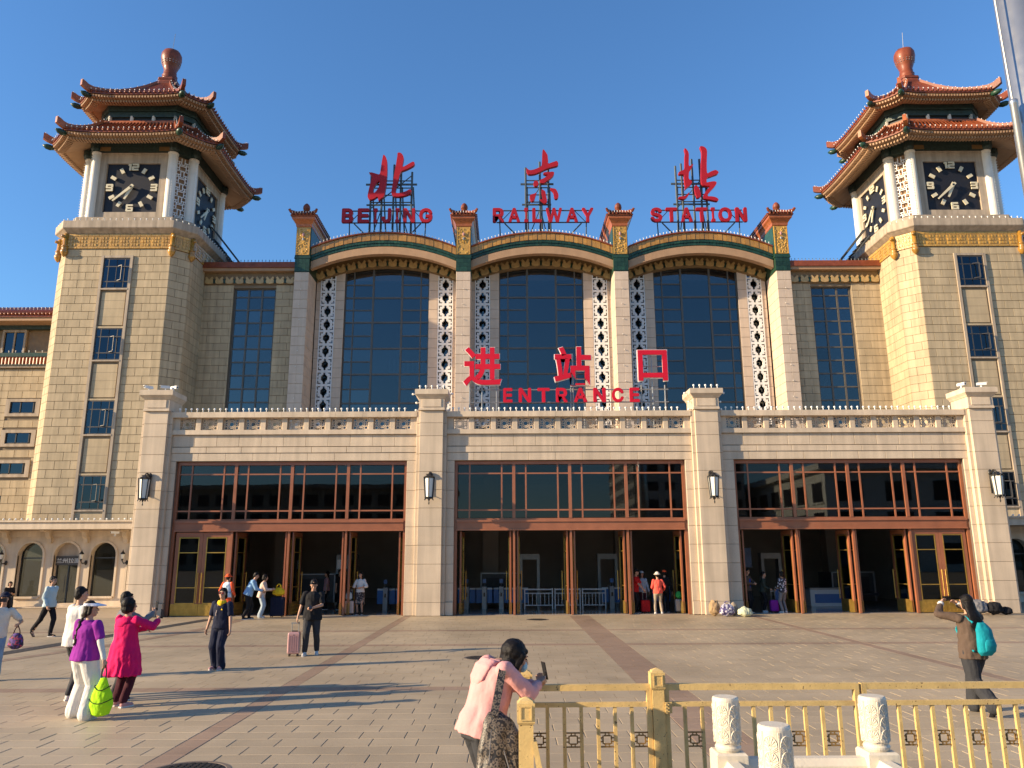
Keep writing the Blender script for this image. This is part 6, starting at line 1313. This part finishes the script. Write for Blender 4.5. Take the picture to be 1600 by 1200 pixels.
# ---- right doorway
p = person('man in dark brown jacket over a blue shirt by the right doorway pillar', (9.92, 33.15, 0), 45, 1.74, 'c_brown', 'long', None, 'c_black', 1.05, 'c_black', 'short', hands={-1: (-.04, -.30, 1.14), 1: (.10, -.30, 1.14)}, poles={-1: (-1, .4, -.5), 1: (1, .4, -.5)}, vox=.013, head=(0, R(15)))
k = MB(); _loft(k, [(p['pel'] + V((0, -.10, .05)), .06, .05, (1, 0, 0), (0, 1, 0)), (p['pel'] + V((0, -.10, .40)), .06, .045, (1, 0, 0), (0, 1, 0))]); p['C'](k, 'shirt_front', 'c_royal', vox=.014)
p = person('person in dark green jacket in the right doorway', (10.62, 33.35, 0), 70, 1.60, 'c_olive', 'long', None, 'c_black', 1.0, 'c_sole', 'short', hands={-1: (-.10, -.3, 1.0), 1: (.12, -.3, 1.0)}, vox=.014, lean=.1)
p = person('woman in black and white printed jacket in the right doorway', (11.28, 32.85, 0), 205, 1.62, 'black_white_print', 'long', None, 'c_grey', 1.0, 'c_white', 'bun', hands={-1: (-.14, -.28, 1.05), 1: (.2, -.2, 1.0)}, vox=.013)
suitcase((10.95, 33.05, 0), .32, .22, .5, 'c_purple', 'purple suitcase between two people in the right doorway', 0, .35)
# ---- bags by the pillars
sack('travel_bag', (8.05, 31.45, 0), (.22, .16, .30), 'kraft_cloth', 'brown and black travel bag leaning on the third pillar', 'bag', .03, top_=(.1, 0, .12))
sack('plaid_bag', (8.46, 31.1, 0), (.30, .20, .24), 'plaid_cloth', 'purple and white plaid carrier bag by the third pillar', 'bag', .03, True)
sack('paper_bag', (8.80, 31.38, 0), (.16, .12, .26), 'c_khaki', 'open tan bag behind the plaid bag', 'bag', .02, top_=(-.05, 0, .08)); sack('pale_sack', (9.10, 30.95, 0), (.29, .2, .17), 'pale_sack', 'pale yellow bundle at the right of the bags', 'sack', .03, top_=(0, 0, .08))
sack('backpack_heap', (18.35, 31.3, 0), (.42, .25, .28), 'c_grey', 'grey cloth bundle heaped at the foot of the rightmost pillar', 'bag', .04); sack('black_backpack', (18.95, 31.25, 0), (.33, .24, .24), 'c_black', 'black backpack lying at the foot of the rightmost pillar', 'bag', .04); sack('black_backpack', (19.45, 31.3, 0), (.24, .2, .15), 'c_black', 'small black bag right of the lying backpack', 'bag', .03)
# ---- woman with the backpack, right
p = person('woman in brown jacket with teal backpack photographing the station', (7.08, 12.35, 0), 196, 1.68, 'c_brown', 'long', None, 'c_charcoal', 1.45, 'c_black', 'long', hands={1: (.21, -.30, 1.60), -1: (-.16, -.32, 1.58)}, poles={1: (1, .2, -.6), -1: (-1, .2, -.6)}, feet={-1: (-.07, -.18), 1: (.07, .30, .06)}, vox=.010, hem=.80, fat=1.16, face=False); a, b = p['hand'](1), p['hand'](-1); phone(((a.x + b.x) / 2, (a.y + b.y) / 2 + .02, (a.z + b.z) / 2 + .03), 196, 'phone held level in both hands by the backpack woman', flat=True)
for s in (-1, 1): k = MB(); _cap(k, p['elb'][s].lerp(p['wri'][s], .84), .046, p['elb'][s].lerp(p['wri'][s], .97), .050); p['C'](k, 'white_cuff', 'c_white', vox=.010)
t = thing('backpack', p['W']((0, .20, .95)), 'teal backpack on the back of the woman in brown', 'backpack'); k = MB(); _loft(k, [((-.02, .22, .86), .10, .05, (1, 0, 0), (0, 1, 0)), ((-.02, .235, .92), .15, .085, (1, 0, 0), (0, 1, 0)), ((-.02, .24, 1.08), .155, .09, (1, 0, 0), (0, 1, 0)), ((-.02, .225, 1.24), .13, .075, (1, 0, 0), (0, 1, 0)), ((-.02, .20, 1.34), .06, .04, (1, 0, 0), (0, 1, 0))]); me = remesh(k, 'bag_body', 'c_teal', .010, 3, .008, 10); me.transform(p['M']); link('bag_body', me, t)
k = MB(); _loft(k, [((-.03, .30, .93), .10, .03, (1, 0, 0), (0, 1, 0)), ((-.03, .315, 1.02), .11, .035, (1, 0, 0), (0, 1, 0)), ((-.03, .305, 1.10), .09, .03, (1, 0, 0), (0, 1, 0))]); me = remesh(k, 'front_pocket', 'c_teal', .010, 3, .004, 10); me.transform(p['M']); link('front_pocket', me, t)
for s in (-1, 1): k = MB(); k.path([p['M'] @ V(q) for q in ((s * .10, .16, 1.34), (s * .11, .05, 1.42), (s * .11, -.10, 1.38), (s * .12, -.15, 1.22), (s * .15, -.02, 1.0), (s * .13, .15, .92))], .016, 6); k.build('strap', 'c_teal', t)
# ---- leaning woman in pink
p = person('woman in pink top leaning on the gold fence with a phone, seen from behind', (-.24, 7.0, 0), 114, 1.73, 'c_pink', 'long', None, 'c_charcoal', 1.15, 'c_black', 'bob', lean=.28, hands={-1: (-.04, -.50, 1.22), 1: (.10, -.52, 1.20)}, poles={-1: (-.9, .1, -.8), 1: (.9, .1, -.8)}, feet={-1: (-.13, .10), 1: (.11, .02)}, vox=.0085, fat=1.28, head=(R(-12), R(20)), hunch=.13, hem=.84, palm={-1: (.6, -.3, .6), 1: (-.6, -.3, .6)}, curl=.7, wr=.016, group=None)
k = MB(); _loft(k, [(p['neck'] + p['d'] * .0 + p['Y'] * .05, .115, .07, p['X'], p['Y']), (p['neck'] - p['d'] * .06 + p['Y'] * .12, .15, .045, p['X'], p['Y']), (p['neck'] - p['d'] * .17 + p['Y'] * .15, .13, .035, p['X'], p['Y']), (p['neck'] - p['d'] * .24 + p['Y'] * .15, .05, .02, p['X'], p['Y'])]); p['C'](k, 'hood', 'c_pink', vox=.0085, wr=.006)
k = MB(); _ell(k, p['H']((0, -.078, -.055)), (.062, .036, .048), p['Rh']); p['C'](k, 'face_mask', 'mask_blue', vox=.007)
a, b = p['hand'](1), p['hand'](-1); phone(((a.x + b.x) / 2 + .03, (a.y + b.y) / 2, max(a.z, b.z) + .09), 112, 'phone held by the leaning woman in pink', R(-12))
t = thing('leopard_tote', (-.09, 6.55, .55), 'large leopard print shoulder bag carried by the woman in pink', 'bag'); k = MB(); ax, ay = V((.93, .10, .12)).normalized(), V((-.1, .99, 0)).normalized()
_loft(k, [(V((-.05, 6.60, .48)), .13, .055, ax, ay), (V((-.05, 6.60, .55)), .205, .09, ax, ay), (V((-.06, 6.60, .72)), .215, .10, ax, ay), (V((-.08, 6.61, .91)), .175, .08, ax, ay), (V((-.11, 6.62, 1.05)), .115, .05, ax, ay), (V((-.13, 6.64, 1.12)), .06, .035, ax, ay)], 22); link('bag_body', remesh(k, 'bag_body', 'leopard_print', .010, 3, .016, 9), t)
sw = p['W'](p['sh'][1] + V((-.045, .0, .085))) if p['W'](p['sh'][1]).y < p['W'](p['sh'][-1]).y else p['W'](p['sh'][-1] + V((.045, .0, .085)))
k = MB(); q0 = V((-.13, 6.60, 1.10)); n_ = 8
out = []
for i in range(n_ + 1): tt = i / n_; c = q0.lerp(sw, tt) + V((0, -.055 * math.sin(math.pi * tt) - .02, 0)); out.append([c + V((-.032, 0, 0)), c + V((.032, 0, 0)), c + V((.03, .010, 0)), c + V((-.03, .010, 0))])
c = sw + V((.02, .07, -.01)); out.append([c + V((-.032, 0, 0)), c + V((.032, 0, 0)), c + V((.03, .0, -.01)), c + V((-.03, .0, -.01))]); k.rings(out); k.build('shoulder_strap', 'leopard_print', t)
for dx, z0, z1 in ((-.10, .50, .95), (.06, .50, .95)): k = MB(); k.path([V((-.05 + dx * 1.2, 6.515, z0)), V((-.06 + dx * 1.1, 6.500, .68)), V((-.09 + dx * .7, 6.53, .85)), V((-.12 + dx * .3, 6.57, z1 + .05))], .005, 5); k.build('piping', 'c_grey', t)
bpy.data.scenes.remove(WORK)
